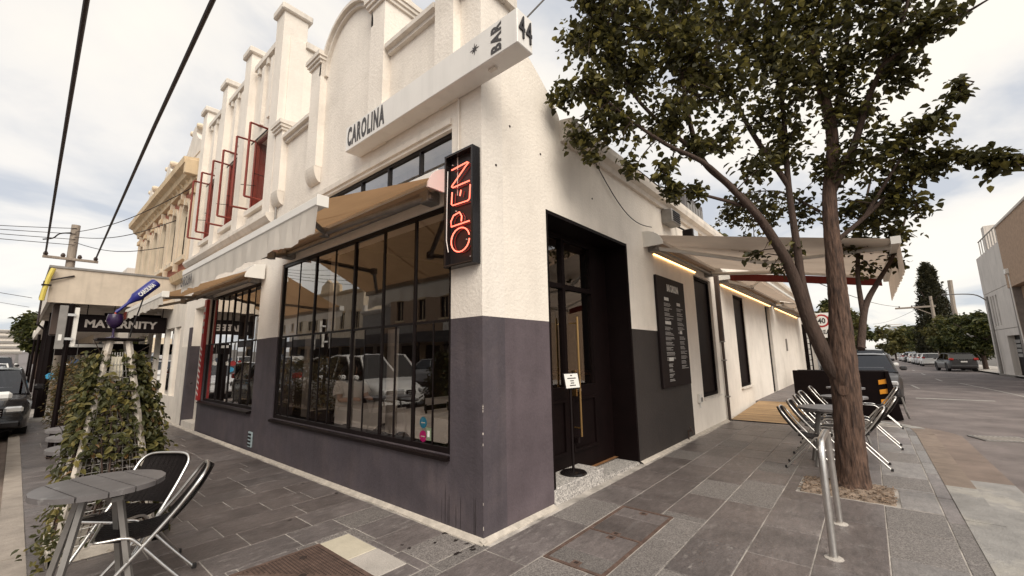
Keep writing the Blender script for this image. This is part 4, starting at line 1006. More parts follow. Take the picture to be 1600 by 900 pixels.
# ------------------------------------------------------------------ street furniture
def smoothpath(pts, n=6):
    """Catmull-Rom through pts"""
    P = [Vector(p) for p in pts]; P = [P[0]*2-P[1]]+P+[P[-1]*2-P[-2]]; o = []
    for i in range(1, len(P)-2):
        for k in range(n):
            t = k/n; a, b, c, d = P[i-1:i+3]
            o.append(.5*((2*b)+(c-a)*t+(2*a-5*b+4*c-d)*t*t+(3*b-3*c+d-a)*t**3))
    o.append(P[-2]); return o
def make_chair(name, label, group):
    T = thing(name, label, 'chair', (0, 0, 0), 0, group)
    w = .215
    A = lambda s: [(.27, s*w, .012), (-.10, s*w, .50), (-.22, s*w, .68)]
    hoop = smoothpath(A(-1)+[(-.275, -w+.01, .77), (-.305, -w+.07, .815), (-.315, 0, .822), (-.305, w-.07, .815), (-.275, w-.01, .77)]+A(1)[::-1], 5)
    MB().tube(hoop, .0115, 8).build('back_hoop', STEELB, T, smooth=60, local=True)
    for s in (-1, 1):
        MB().tube(smoothpath([(.235, s*.12, .452), (.225, s*.175, .450), (.17, s*.188, .450), (.08, s*.188, .445), (.02, s*.188, .40), (-.14, s*.188, .195), (-.29, s*.188, .012)], 5), .0105, 8).build('leg', STEELB, T, smooth=60, local=True)
        MB().lathe([(.015, 0), (.015, .03), (.012, .035)], 8, (.272, s*w, 0)).build('foot', PLASTB, T, local=True)
        MB().lathe([(.015, 0), (.015, .03), (.012, .035)], 8, (-.292, s*.188, 0)).build('foot', PLASTB, T, local=True)
        MB().tube([(-.005+.06, s*.18, .26+.045), (.055, s*.225, .305)], .008, 6).build('pivot', STEELG, T, local=True)
    MB().tube([(.24, -.2, .455), (.24, .2, .455)], .0105, 8).build('front_rail', STEELB, T, smooth=60, local=True)
    # woven seat and back: individual bands
    n = 9
    for i in range(n):
        q = MB(); y0 = -.185+.37*i/n+.003; y1 = -.185+.37*(i+1)/n-.003
        for j in range(6):
            f = lambda t: (.235-.36*t, .455-.028*math.sin(PI*t))
            a, b = f(j/6), f((j+1)/6)
            q.add([(a[0], y0, a[1]+.006), (a[0], y1, a[1]+.006), (b[0], y1, b[1]+.006), (b[0], y0, b[1]+.006), (a[0], y0, a[1]-.006), (a[0], y1, a[1]-.006), (b[0], y1, b[1]-.006), (b[0], y0, b[1]-.006)], [(0, 1, 2, 3), (7, 6, 5, 4), (0, 3, 7, 4), (1, 5, 6, 2), (0, 4, 5, 1), (3, 2, 6, 7)])
        q.build('seat_band', WICKER, T, local=True)
    q = MB()
    m_ = 10; k_ = 7
    def B(u, v):
        y = -.2+.4*u; bul = .045*(1-(2*u-1)**2)
        x = -.105-.205*v-.02*math.sin(PI*v); z = .475+.34*v
        if v > .9: y *= 1-.25*(v-.9)/.1
        return Vector((x-bul*.7, y, z))
    for s_ in (0, 1):
        for i in range(m_):
            for j in range(k_):
                p = [B((i+.04)/m_, j/k_), B((i+.96)/m_, j/k_), B((i+.96)/m_, (j+1)/k_), B((i+.04)/m_, (j+1)/k_)]
                if s_: p = [v+Vector((-.01, 0, -.004)) for v in p][::-1]
                q.poly(*p)
    q.build('backrest', WICKER, T, recalc=False, local=True)
    return T
def make_table(name, label, group, rad=.34):
    T = thing(name, label, 'table', (0, 0, 0), 0, group)
    n = 5; gap = .0045
    for i in range(n):
        x0, x1 = -rad+2*rad*i/n+gap, -rad+2*rad*(i+1)/n-gap
        if i == 0: x0 = -rad
        if i == n-1: x1 = rad
        top = [(x0+(x1-x0)*k/8, math.sqrt(max(0, rad**2-(x0+(x1-x0)*k/8)**2))) for k in range(9)]
        q = MB(); q.prism(top+[(a, -b) for a, b in top[::-1] if b > 1e-4], .715, .745); q.build('table_board', PLANK, T, local=True)
    MB().box(-rad*.8, rad*.8, -.03, .03, .695, .7149).build('cross_bar', STEELG, T, local=True); MB().box(-.03, .03, -rad*.8, rad*.8, .67, .6949).build('cross_bar', STEELG, T, local=True)
    for a in (35, 125, 215, 305):
        c, s = math.cos(R(a)), math.sin(R(a))
        q = MB(); q.tube([(.12*c, .12*s, .69), (.29*c, .29*s, .0)], .022, 4); q.build('leg', STEELG, T, local=True)
    MB().lathe([(.12, .675), (.12, .695)], 14).build('leg_ring', STEELG, T, local=True)
    return T
GL = 'grey boarded tables on the main street footpath'
t0 = make_table('cafe_table', 'nearest round grey boarded table with two chairs in front of the trellis', None)
t0.location = (-2.2, 1.24, 0); t0.rotation_euler.z = R(12); t0.scale = (.93, .93, 1)
dup(t0, (-2.08, 3.05, 0), R(5), 'round grey boarded table half hidden by the vine just behind the trellis', GL)
dup(t0, (-2.04, 3.95, 0), R(2), 'round grey boarded table half hidden by the hedge, second behind the trellis', GL)
dup(t0, (-2.02, 4.75, 0), R(0), 'round grey boarded table half hidden by the hedge, third behind the trellis', GL)
GC = 'metal bistro chairs by the side street tables'
ch0 = make_chair('bistro_chair', 'dark woven bistro chair in silver frame turned sideways beside the near table', None)
ch0.location = (-1.95, 1.27, 0); ch0.rotation_euler.z = R(167); ch0.scale = (1, 1, .92)
dup(ch0, (-1.98, 1.75, 0), R(216), 'dark woven bistro chair behind the near table against the trellis', None)
for i, (x, y) in enumerate(((4.52, -2.04), (6.3, -2.17), (8.42, -2.12))):
    dup(t0, (x, y, 0), R(20+50*i), ('round grey boarded table behind the tree, closest to the bike rail', 'round grey boarded middle table under the side awning', 'round grey boarded table closest to the black barrier')[i], None)
for lab, x, y, rz in (('folding silver chair on the wall side of the table closest to the bike rail', 4.22, -1.87, -88), ('folding silver chair on the wall side between the bike rail table and middle table', 5.15, -1.86, -92),
    ('folding silver chair on the kerb side of the table closest to the bike rail', 4.74, -2.33, 92), ('folding silver chair on the wall side of the middle side street table', 6.05, -1.84, -88), ('folding silver chair behind another on the wall side of the middle side street table', 6.85, -1.82, -93),
    ('folding silver chair on the kerb side of the middle side street table', 6.33, -2.50, 90), ('folding silver chair on the wall side of the table closest to the barrier', 8.2, -1.85, -90), ('folding silver chair on the kerb side of the table closest to the barrier', 8.6, -2.60, 92)):
    dup(ch0, (x, y, 0), R(rz), lab, GC)
# bike hoop
bh = thing('bike_hoop', 'brushed steel bicycle hoop standing in the slate footpath', 'bike rack', (1.79, -2.21, 0))
pts = smoothpath([(1.39, -2.21, 0), (1.42, -2.21, .40), (1.455, -2.21, .68), (1.50, -2.21, .77), (1.60, -2.21, .80), (1.98, -2.21, .80), (2.09, -2.21, .77), (2.13, -2.21, .68), (2.165, -2.21, .4), (2.19, -2.21, 0)], 6)
MB().tube(pts, .025, 14).build('tube', STEELB, bh, smooth=60)
for x in (1.39, 2.19): MB().lathe([(.062, -.005), (.06, .004), (.045, .007), (.03, .008)], 12, (x, -2.21, 0)).build('ground_flange', CONC, bh)
# stanchion sign by the door
sn = thing('stanchion_sign', 'black post sign with white notice on the granite door step', 'sign', (1.64, .16, .155))
MB().lathe([(.15, .156), (.155, .165), (.14, .18), (.05, .192), (.02, .20)], 24, (1.64, .16, 0)).build('base', BLACKG, sn, smooth=40)
MB().tube([(1.64, .16, .195), (1.64, .16, 1.10)], .016, 10).build('post', BLACK, sn, smooth=60)
q = MB(); q.cbox(-.125, .125, -.008, .008, 0, .19, .004); q.xf(Matrix.Translation((1.64, .125, 1.10)) @ Matrix.Rotation(R(-12), 4, 'Z') @ Matrix.Rotation(R(-12), 4, 'X')); fr_ = q.build('sign_frame', BLACK, sn)
q = MB(); q.box(-.112, .112, -.0105, -.0085, .012, .178); q.xf(Matrix.Translation((1.64, .125, 1.10)) @ Matrix.Rotation(R(-12), 4, 'Z') @ Matrix.Rotation(R(-12), 4, 'X')); q.build('notice', WHITEP, fr_)
q = MB()
for u, z, w in ((-.015, .150, .03), (-.07, .118, .14), (-.03, .088, .06), (-.03, .062, .06), (-.05, .035, .1)): q.box(u, u+w, -.0118, -.0106, z, z+.012)
q.xf(Matrix.Translation((1.64, .125, 1.10)) @ Matrix.Rotation(R(-12), 4, 'Z') @ Matrix.Rotation(R(-12), 4, 'X')); q.build('print', CHAR, fr_)
# wooden ramp
rp = thing('timber_ramp', 'slatted timber ramp against the white side wall', 'ramp', (9.4, -.65, 0))
for i in range(26):
    x = 7.85+.122*i; z = .02+.0045*i
    MB().cbox(x, x+.10, -1.27+rnd.uniform(-.01, .01), -.06, z-.035, z, .005).build('slat', WOODD, rp)
for y in (-1.2, -.65, -.12): MB().box(7.9, 11, y-.03, y+.03, -.012, .005).build('bearer', BLACK, rp)
MB().box(7.80, 7.846, -1.29, -.05, -.005, .016).build('nosing', BLACK, rp)
q = MB(); q.prism([(11.03, -.3), (11.03, .12), (25, .11), (60, -.18), (60, -.5)], -1.2, .03, 'Y'); tag(q.build('side_street_pavement', PAVEB), kind='structure')
q = MB(); q.cbox(11.03, 60, -1.42, -1.204, -.55, .1, .02); tag(q.build('side_street_kerb', KERBB), kind='structure')
# black barrier with reflectors
bz = -.1
BR = thing('parklet_barrier', 'black parklet barrier with orange reflector stripes at its kerb end', 'barrier', (10.5, -1.95, bz))
MB().cbox(10.45, 10.58, -2.80, -1.0, bz+.05, 1.0, .01).build('front_panel', BLACKM, BR)
q = MB(); q.prism([(-2.80, bz+.02), (-2.80, 1.0), (-2.86, 1.0), (-3.0, bz+.02)], 10.4, 11.5, 'X'); q.build('side_panel', BLACKM, BR)
for z in (.30, .52, .74):
    a = -2.82-.18*(1-(z-.1)/.95)
    q = MB(); q.prism([(-2.66, z-.05), (-2.66, z+.05), (-2.80, z+.08), (-2.82, z-.02)], 10.43, 10.448, 'X'); q.build('reflector', ORANGE, BR)
MB().cbox(10.45, 11.5, -2.80, -1.0, bz, bz+.05, .01).build('floor_tray', BLACKM, BR); MB().cbox(11.4, 11.5, -2.80, -1.0, bz+.05, .98, .01).build('rear_panel', BLACKM, BR)
MB().tube([(10.42, -3.02, .42), (10.42, -3.06, .1), (10.5, -3.10, -.05)], .02, 6).build('edge_trim', STEELG, BR)
# tree pit
tp_ = MB(); nx, ny = 22, 26
zf = lambda x, y: .012+.03*math.exp(-((x-3.49)**2+(y+2.27)**2)/.05)+.014*math.sin(x*23+y*9)*math.sin(y*31-x*7)+rnd.uniform(-.008, .008)
for i in range(nx+1):
    for j in range(ny+1): tp_.v.append((3.01+.68*i/nx, -2.63+.82*j/ny, zf(3.01+.68*i/nx, -2.63+.82*j/ny) if 0 < i < nx and 0 < j < ny else -.04))
for i in range(nx):
    for j in range(ny): tp_.f.append((i*(ny+1)+j, (i+1)*(ny+1)+j, (i+1)*(ny+1)+j+1, i*(ny+1)+j+1))
TP = tag(tp_.build('tree_pit', SOIL, recalc=False, smooth=40), kind='structure')
q = MB()
for i in range(420):
    x, y = rnd.uniform(3.03, 3.67), rnd.uniform(-2.62, -1.82); a = rnd.uniform(0, PI)
    q2 = MB(); l, w = rnd.uniform(.012, .045), rnd.uniform(.006, .014); q2.box(-l/2, l/2, -w/2, w/2, 0, .006)
    q2.xf(Matrix.Translation((x, y, .016+.02*math.exp(-((x-3.49)**2+(y+2.27)**2)/.05))) @ Matrix.Rotation(a, 4, 'Z') @ Matrix.Rotation(rnd.uniform(-.4, .4), 4, 'Y')); q.add(q2.v, q2.f)
tag(q.build('bark_mulch', MULCH), 'loose bark chips scattered in the tree pit', 'mulch', kind='stuff')

# ------------------------------------------------------------------ street tree
TR = thing('street_tree', 'large leafy street tree with forking rough trunk in the footpath', 'tree', (3.49, -2.27, 0))
def tp3(x, y, X): return px(x, y, 'X', X)
BRN = []   # (points, radii)
def limb(pix, r0, r1, jit=.02):
    pts = [tp3(*p) for p in pix]; pts = smoothpath(pts, 5); n = len(pts)
    rr = [r0+(r1-r0)*i/(n-1) for i in range(n)]
    BRN.append((pts, rr)); return pts
tr = [tp3(1333, 768, 3.49), tp3(1332, 740, 3.49), tp3(1328, 690, 3.49), tp3(1323, 620, 3.49), tp3(1316, 560, 3.49), tp3(1311, 480, 3.5), tp3(1303, 400, 3.52), tp3(1296, 310, 3.55), tp3(1300, 210, 3.5), tp3(1275, 100, 3.4), tp3(1258, 0, 3.3), tp3(1250, -140, 3.2)]
trp = smoothpath(tr, 5); n = len(trp)
q = MB(); radk = [(0, .215), (.03, .17), (.07, .145), (.12, .133), (.25, .128), (.36, .13), (.45, .095), (.6, .075), (.8, .05), (1, .015)]
def lerpk(k, t):
    for (a, b), (c, d) in zip(k, k[1:]):
        if a <= t <= c: return b+(d-b)*(t-a)/(c-a)
    return k[-1][1]
from mathutils import noise
def ridged(mb, path, rad, na):
    o = len(mb.v); mb.tube(path, rad, na)
    for i, c in enumerate(path):
        for k in range(na):
            j = o+i*na+k; v = Vector(mb.v[j]); d = v-Vector(c); a = 2*PI*k/na; R0 = rad[i]
            s1 = noise.noise(Vector((math.cos(a)*R0*34, math.sin(a)*R0*34, c[2]*4.2))); s2 = noise.noise(Vector((math.cos(a)*R0*80+5, math.sin(a)*R0*80, c[2]*11)))
            f = 1+(.085*(1-2.2*abs(s1))+.045*s2)*min(1., R0/.10)
            mb.v[j] = tuple(Vector(c)+d*f)
trf = smoothpath(tr, 22); nf_ = len(trf)
ridged(q, trf, [lerpk(radk, i/(nf_-1)) for i in range(nf_)], 64)
q.lathe([(.0, -.02), (.055, -.015), (.045, .012), (.022, .004), (0, .0)], 10, tuple(tp3(1318, 610, 3.36)), 'X')
q.build('trunk', BARK, TR, smooth=70)
limb([(1318, 600, 3.47), (1292, 560, 3.44), (1266, 505, 3.4), (1246, 450, 3.3), (1225, 400, 3.15), (1182, 335, 2.9), (1140, 290, 2.6), (1095, 245, 2.3), (1070, 150, 2.0), (1060, 40, 1.9)], .088, .014)
limb([(1268, 505, 3.4), (1252, 440, 3.33), (1246, 390, 3.3), (1232, 290, 3.3), (1222, 160, 3.2), (1200, 40, 3.0), (1185, -90, 2.9)], .056, .012)
limb([(1190, 345, 2.9), (1110, 262, 2.2), (1040, 225, 1.7), (975, 180, 1.4), (920, 130, 1.2)], .034, .008)
limb([(1165, 322, 2.75), (1080, 300, 2.1), (1030, 292, 1.8)], .022, .006)
limb([(1095, 245, 2.3), (1000, 160, 1.7), (940, 60, 1.4), (905, -20, 1.3)], .026, .008)
limb([(1295, 310, 3.55), (1335, 225, 3.5), (1358, 150, 3.4), (1400, 60, 3.2), (1430, -40, 3.1)], .05, .012)
limb([(1372, 110, 3.3), (1440, 55, 3.1), (1500, 25, 3.0), (1546, -2, 2.9)], .03, .008)
limb([(1303, 380, 3.5), (1350, 340, 3.6), (1410, 285, 3.7), (1470, 250, 3.7), (1540, 245, 3.6), (1592, 250, 3.5)], .028, .006)
limb([(1350, 340, 3.6), (1420, 230, 3.6), (1470, 170, 3.5), (1522, 128, 3.5)], .02, .005)
limb([(1345, 545, 3.6), (1352, 480, 3.9), (1372, 440, 4.2), (1395, 400, 4.4), (1415, 340, 4.5)], .042, .012)
limb([(1350, 500, 3.8), (1340, 420, 4.2), (1350, 330, 4.5), (1370, 240, 4.6)], .03, .01)
limb([(1232, 290, 3.3), (1160, 180, 3.1), (1120, 60, 3.0), (1100, -60, 2.9)], .034, .01)
limb([(1300, 210, 3.5), (1320, 100, 3.5), (1330, -20, 3.4)], .04, .012)
limb([(1280, 330, 3.6), (1220, 300, 4.2), (1170, 300, 4.6)], .02, .006)
q = MB()
for kk, (pts, rr) in enumerate(BRN):
    if kk == 0: P9 = smoothpath(pts, 4); ridged(q, P9, [rr[min(len(rr)-1, i//4)]+(rr[min(len(rr)-1, i//4+1)]-rr[min(len(rr)-1, i//4)])*(i % 4)/4 for i in range(len(P9))], 36)
    else: q.tube(pts, rr, 10)
q.build('limbs', BARKD, TR, smooth=60)
# twigs and leaves: clusters (pixel x, y, X plane, spread in metres, count)
lr = random.Random(5)
TIPS = []
def cl(x, y, X, s, n): TIPS.append((tp3(x, y, X), s, n))
for x, y, X, s, n in (
  (905, 60, 1.25, .30, 130), (880, 150, 1.1, .20, 70), (930, 130, 1.3, .30, 150), (905, 215, 1.2, .20, 70), (960, 190, 1.4, .28, 140), (1000, 110, 1.6, .34, 180), (990, 30, 1.5, .36, 190), (930, 0, 1.3, .3, 140), (925, 245, 1.3, .14, 40), (985, 262, 1.5, .13, 36),
  (1050, 180, 1.8, .36, 170), (1070, 80, 1.9, .4, 200), (1060, 0, 1.9, .4, 180), (1140, 130, 2.4, .45, 200), (1130, 20, 2.5, .45, 180), (1040, 265, 1.8, .16, 46), (1050, 302, 1.9, .15, 50), (1090, 300, 2.1, .13, 40), (1085, 225, 2.2, .2, 70),
  (1200, 80, 3.0, .48, 220), (1200, 180, 3.1, .42, 150), (1180, 260, 2.9, .28, 80), (1240, 20, 3.1, .45, 170), (1270, 130, 3.3, .45, 190), (1230, 230, 3.3, .35, 110), (1290, 40, 3.3, .45, 180), (1340, 90, 3.4, .45, 170), (1330, 180, 3.5, .38, 130), (1395, 60, 3.2, .36, 120), (1390, 10, 3.2, .34, 110),
  (1440, 45, 3.1, .22, 60), (1480, 20, 3.0, .2, 46), (1430, 110, 3.3, .16, 36), (1400, 130, 3.4, .2, 50), (1345, 250, 3.6, .3, 80), (1290, 260, 3.5, .32, 80), (1400, 230, 3.7, .3, 110), (1385, 300, 3.8, .30, 120), (1430, 260, 3.7, .24, 90), (1470, 250, 3.7, .2, 70), (1430, 320, 4.0, .22, 70), (1370, 340, 4.2, .28, 90), (1330, 330, 4.0, .3, 80),
  (1470, 190, 3.5, .15, 36), (1495, 150, 3.5, .11, 24), (1500, 130, 3.5, .09, 16), (1440, 200, 3.6, .18, 44), (1520, 245, 3.6, .13, 40), (1560, 245, 3.6, .12, 34), (1590, 250, 3.5, .11, 30), (1550, 265, 3.6, .1, 20),
  (1400, 365, 4.4, .2, 60), (1330, 380, 4.3, .24, 60), (1260, 330, 3.9, .28, 60), (1200, 330, 4.2, .3, 80), (1160, 330, 4.6, .36, 110), (1170, 380, 4.7, .18, 40), (1235, 395, 3.4, .14, 20), (1215, 420, 3.2, .1, 14), (1180, 400, 3.2, .1, 14), (1350, 420, 4.3, .16, 26), (1405, 410, 4.5, .12, 26),
  (1100, 120, 2.3, .4, 130), (1160, 60, 2.7, .45, 150), (1025, 60, 1.7, .36, 130), (955, 80, 1.4, .3, 110), (1250, 90, 2.9, .5, 150), (1310, -30, 3.2, .5, 160), (1200, -40, 2.9, .5, 180), (1090, -50, 2.2, .5, 180), (990, -50, 1.6, .45, 150), (1400, -40, 3.1, .4, 110),
  (1130, 215, 2.5, .3, 70), (1140, 335, 2.9, .12, 20)): cl(x, y, X, s, n)
tw = MB(); lv = MB()
allp = [(p, r) for pts, rr in BRN for p, r in zip(pts, rr)]+[(p, .03) for p in trp[25:]]
for c, s, n in TIPS:
    near = sorted(allp, key=lambda a: (a[0]-c).length)[:3]
    anchor = near[0][0]
    for k in range(max(3, n//14)):
        v = rv(lr); e = c+Vector((v.x, v.y, v.z))*s*1.25
        b = near[k % 3][0]
        m = b.lerp(e, .5)+rv(lr)*.1*s+Vector((0, 0, .04))
        tw.tube([b, m, e], [.008, .006, .0025], 4)
        # leaves along the twig
        for i in range(max(3, int(n/max(3, n//14)))):
            t = lr.random()**.6; base = (b.lerp(m, t*2) if t < .5 else m.lerp(e, t*2-1)) if (b-e).length < s*3.2 else m.lerp(e, lr.random())
            p = base+rv(lr)*.09+Vector((0, 0, .01))
            if p.y > -.10 and p.z < 4.5 and p.x > .0: continue
            nr = Vector((lr.gauss(0, .55), lr.gauss(0, .55), .75)); ax = rv(lr)+Vector((0, 0, -.5))
            L_ = lr.uniform(.045, .10); leaf(lv, p, nr, ax, L_, L_*lr.uniform(.66, .85), .35)
    for i in range(int(n*1.6)):
        v = rv(lr); p = c+v*s*(.4+.75*lr.random())
        if p.y > -.10 and p.z < 4.5 and p.x > .0: continue
        nr = Vector((lr.gauss(0, .55), lr.gauss(0, .55), .75)); ax = rv(lr)+Vector((0, 0, -.5))
        L_ = lr.uniform(.045, .105); leaf(lv, p, nr, ax, L_, L_*lr.uniform(.66, .85), .35)
tag(tw.build('twigs', BARKD, TR, recalc=False), kind='stuff'); lv.build('crown', LEAF, TR, recalc=False)

# ------------------------------------------------------------------ trellis, vine and hedges on the main street
TX = thing('trellis_obelisk', 'tall white peeling timber obelisk trellis with wire mesh beside the near table', 'trellis', (-2.0, 2.55, 0))
bx0, bx1, by0, by1 = -2.30, -1.71, 2.25, 2.86; ax0, ax1, ay0, ay1, az = -2.12, -2.0, 2.5, 2.62, 1.69
cor = [((bx0, by0), (ax0, ay0)), ((bx1, by0), (ax1, ay0)), ((bx1, by1), (ax1, ay1)), ((bx0, by1), (ax0, ay1))]
for (a, b), (c, d) in cor: MB().tube([(a, b, 0), (c, d, az)], .024, 4).build('upright', WOODP, TX)
for i in range(4):
    (a, b), _ = cor[i]; (c, d), _ = cor[(i+1) % 4]
    MB().cbox(min(a, c)-.03, max(a, c)+.03, min(b, d)-.03, max(b, d)+.03, .0, .09, .008).build('base_rail', WOODP, TX)
def face(i, u, t):
    (a, b), (c, d) = cor[i]; (e, f), (g, h) = cor[(i+1) % 4]
    p = Vector((a+(c-a)*t, b+(d-b)*t, az*t)); q_ = Vector((e+(g-e)*t, f+(h-f)*t, az*t)); return p.lerp(q_, u)
for i in range(4):
    m = MB()
    for k in range(26): t = .06+.034*k; m.tube([face(i, .03, t), face(i, .97, t)], .0028, 4, cap=False)
    for k in range(1, 9):
        (a, b), (c, d) = cor[i]
        m.tube([face(i, k/9, .05), face(i, .5+(k/9-.5)*1.0, .94)], .0028, 4, cap=False)
    m.build('wire_mesh', STEELB, TX, recalc=False)
MB().cbox(-2.21, -1.90, 2.44, 2.68, az, az+.022, .006).build('top_plate', BLACKM, TX)
MB().box(-2.10, -2.02, 2.475, 2.49, 1.34, 1.55).build('yellow_panel', CREAMS, TX)
MB().cbox(-2.24, -1.77, 2.31, 2.80, .0, .06, .01).build('floor_board', WOODP, TX)
# wine glass and pouring bottle
Wp = lambda x, y: px(x, y, 'Y', 2.55)
g0 = Wp(176, 527)
wg = thing('wine_glass_sculpture', 'large dark purple wine glass standing on the trellis top', 'sculpture', (g0.x, 2.55, az+.022))
MB().lathe([(.05, 0), (.052, .006), (.012, .016), (.009, .03), (.009, .088), (.03, .10), (.05, .125), (.058, .155), (.056, .19), (.05, .215), (.047, .215), (.052, .17), (.0, .15)], 20, (g0.x, 2.55, az+.022)).build('glass', PURPLE, wg, smooth=50)
b0, b1 = Wp(181, 488), Wp(245, 441); dv = (b1-b0); Lb = dv.length
wb = thing('pouring_bottle_sculpture', 'blue bottle with white CAROLINA lettering pouring on a thin rod above the trellis', 'sculpture', (b0.x, 2.55, az+.022))
q = MB(); q.lathe([(0, 0), (.013, 0), (.014, .03), (.011, .032), (.013, Lb*.28), (.03, Lb*.42), (.044, Lb*.48), (.046, Lb*.97), (.038, Lb), (0, Lb)], 18); q.xf(Matrix.Translation(b0) @ Vector((0, 0, 1)).rotation_difference(dv.normalized()).to_matrix().to_4x4()); q.build('bottle', BLUE, wb, smooth=40)
dn = dv.normalized(); upb = Vector((0, -1, 0)).cross(dn) if Vector((0, -1, 0)).cross(dn).z > 0 else dn.cross(Vector((0, -1, 0)))
text('CAROLINA', WHITEP, wb, b0+dn*Lb*.53-upb*.018+Vector((0, -.048, 0)), dn, upb, Lb*.38, .036, .004, .03)
MB().tube([Wp(203, 527), Wp(206, 515), Wp(227, 458)], .006, 6).build('rod', BLACK, wb)
MB().tube([b0, Wp(180, 492), Wp(179.5, 499), Wp(179.5, 507)], [.008, .007, .005, .004], 6).build('wine_stream', WINE, wb)
# vine
vr = random.Random(21)
VN = thing('climbing_vine', 'leafy green vine climbing the obelisk trellis', 'plant', (-2.0, 2.55, 0))
v1, v2, vs = MB(), MB(), MB()
for k in range(34):
    i = vr.randrange(4); u = vr.uniform(.1, .9); pts = [face(i, u, .02)]
    t = .02; T1 = vr.uniform(.35, .9)
    while t < T1:
        t += .08; u = min(.97, max(.03, u+vr.uniform(-.12, .12))); pts.append(face(i, u, min(t, .93))+rv(vr)*.03)
    pts.append(pts[-1]+Vector((vr.uniform(-.2, .25), vr.uniform(-.2, .2), vr.uniform(-.05, .2))))
    vs.tube(pts, [.006]*(len(pts)-1)+[.002], 4)
cen = Vector((-2.03, 2.56))
for k in range(8200):
    t = vr.random()**.8*.93; i = vr.choice((0, 1, 1, 2, 2, 3, 3, 1)); u = vr.random()
    p = face(i, u, t); oo = Vector((p.x-cen.x, p.y-cen.y, 0)); oo = oo.normalized() if oo.length > .01 else Vector((1, 0, 0))
    if i == 0 and vr.random() < (.85 if t < .42 else .15): continue
    if i == 0 and .1 < u < .9 and t > .8: continue
    if i == 3 and t < .5 and vr.random() < .8: continue
    sp = (.05+.11*math.sin(min(1, t*1.1)*PI)**.7) if i in (1, 2) else (.05 if i == 0 else .10)
    p = p+oo*vr.uniform(-.1, 1)*sp+rv(vr)*.05
    if i in (1, 2): p += Vector((.07*vr.random()**1.5, .20*vr.random(), 0))
    nr = oo*.8+Vector((vr.gauss(0, .5), vr.gauss(0, .5), .7)); L_ = vr.uniform(.04, .075)
    leaf(v2 if vr.random() < .03 else v1, p, nr, rv(vr)+Vector((0, 0, -.35)), L_, L_*.55, .3)
for k in range(110):
    p = Vector((-2.33+vr.gauss(0, .05), 2.15+vr.gauss(0, .08), abs(vr.gauss(.18, .16)))); L_ = vr.uniform(.04, .06)
    leaf(v1, p, rv(vr)+Vector((0, 0, .6)), rv(vr), L_, L_*.55)
vs.build('stems', BARKD, VN, recalc=False); v1.build('foliage', LEAFV, VN, recalc=False); v2.build('reddish_leaves', LEAFO, VN, recalc=False)
def hedge(y0, y1, label, seed, x0=-2.02, x1=-1.42, h=1.42, n=2400):
    r_ = random.Random(seed)
    H_ = thing('potted_hedge', label, 'hedge', ((x0+x1)/2, (y0+y1)/2, 0), group='hedges screening the footpath tables')
    MB().cbox(x0+.08, x1-.08, y0+.04, y1-.04, 0, .42, .015).build('planter_box', BLACKM, H_); MB().box(x0+.1, x1-.1, y0+.06, y1-.06, .42, .425).build('soil', SOIL, H_)
    a, b, st_ = MB(), MB(), MB()
    for k in range(26):
        p = Vector((r_.uniform(x0+.15, x1-.15), r_.uniform(y0+.1, y1-.1), .40)); e = p+Vector((r_.uniform(-.15, .15), r_.uniform(-.15, .15), r_.uniform(.5, h-.45)))
        st_.tube([p, p.lerp(e, .5)+rv(r_)*.04, e], [.012, .008, .003], 4)
    for k in range(n):
        u, v, w = r_.random(), r_.random(), r_.random()
        f = r_.choice((0, 0, 1, 2, 3, 3, 4, 0))
        if f == 0: u = r_.random()*.2
        elif f == 1: u = 1-r_.random()*.2
        elif f == 2: w = 1-r_.random()*.15
        elif f == 3: v = r_.random()*.12
        lump = .09*math.sin(v*9+seed)*math.sin(w*7)+.06*math.sin(v*23)
        p = Vector((x0+(x1-x0)*u+lump*(-1 if u < .5 else 1), y0+(y1-y0)*v, .34+(h-.34+lump)*w))+rv(r_)*.05
        L_ = r_.uniform(.045, .08); leaf(b if r_.random() < .10 else a, p, Vector(((u-.5)*1.2, (v-.5)*.5, .7))+rv(r_)*.6, rv(r_)+Vector((0, 0, .2)), L_, L_*.5, .3)
    st_.build('stems', BARKD, H_, recalc=False); a.build('foliage', LEAFH, H_, recalc=False); b.build('reddish_leaves', LEAFO, H_, recalc=False)
hedge(6.4, 8.6, 'dense hedge in a black planter beside the grey parking sign post', 3, -2.02, -1.42, 1.5)
hedge(8.8, 11.2, 'dense hedge in a black planter closest to the canopy post', 4, -2.08, -1.5, 1.45)
# sign post with two sign plates seen edge on
sp = thing('parking_sign_post', 'dark steel post with two grey parking sign plates seen from behind', 'sign', (-2.12, 9.3, 0))
p0 = px(88, 640, 'Y', 7.6); p1 = px(106, 478, 'Y', 7.6)
sp.location = (p0.x, 7.6, 0); ORG[sp.name] = Vector((p0.x, 7.6, 0))
MB().tube([(p0.x, 7.6, 0), (p0.x, 7.6, p1.z)], .035, 10).build('post', BLACKM, sp)
MB().lathe([(.04, 0), (.04, .03), (.0, .05)], 10, (p0.x, 7.6, p1.z)).build('post_cap', BLACKM, sp)
MB().cbox(p0.x-.14, p0.x-.04, 7.53, 7.55, p1.z-.72, p1.z-.0, .004).build('sign_plate', STEELG, sp); MB().cbox(p0.x+.04, p0.x+.10, 7.60, 7.62, p1.z-.68, p1.z-.02, .004).build('sign_plate', WHITEM, sp)
MB().box(p0.x-.11, p0.x-.07, 7.522, 7.529, p1.z-.58, p1.z-.48).build('sticker', WHITEP, sp)
for z in (.15, .55): MB().box(p0.x-.06, p0.x+.06, 7.555, 7.575, p1.z-z-.02, p1.z-z+.02).build('clamp', STEELB, sp)
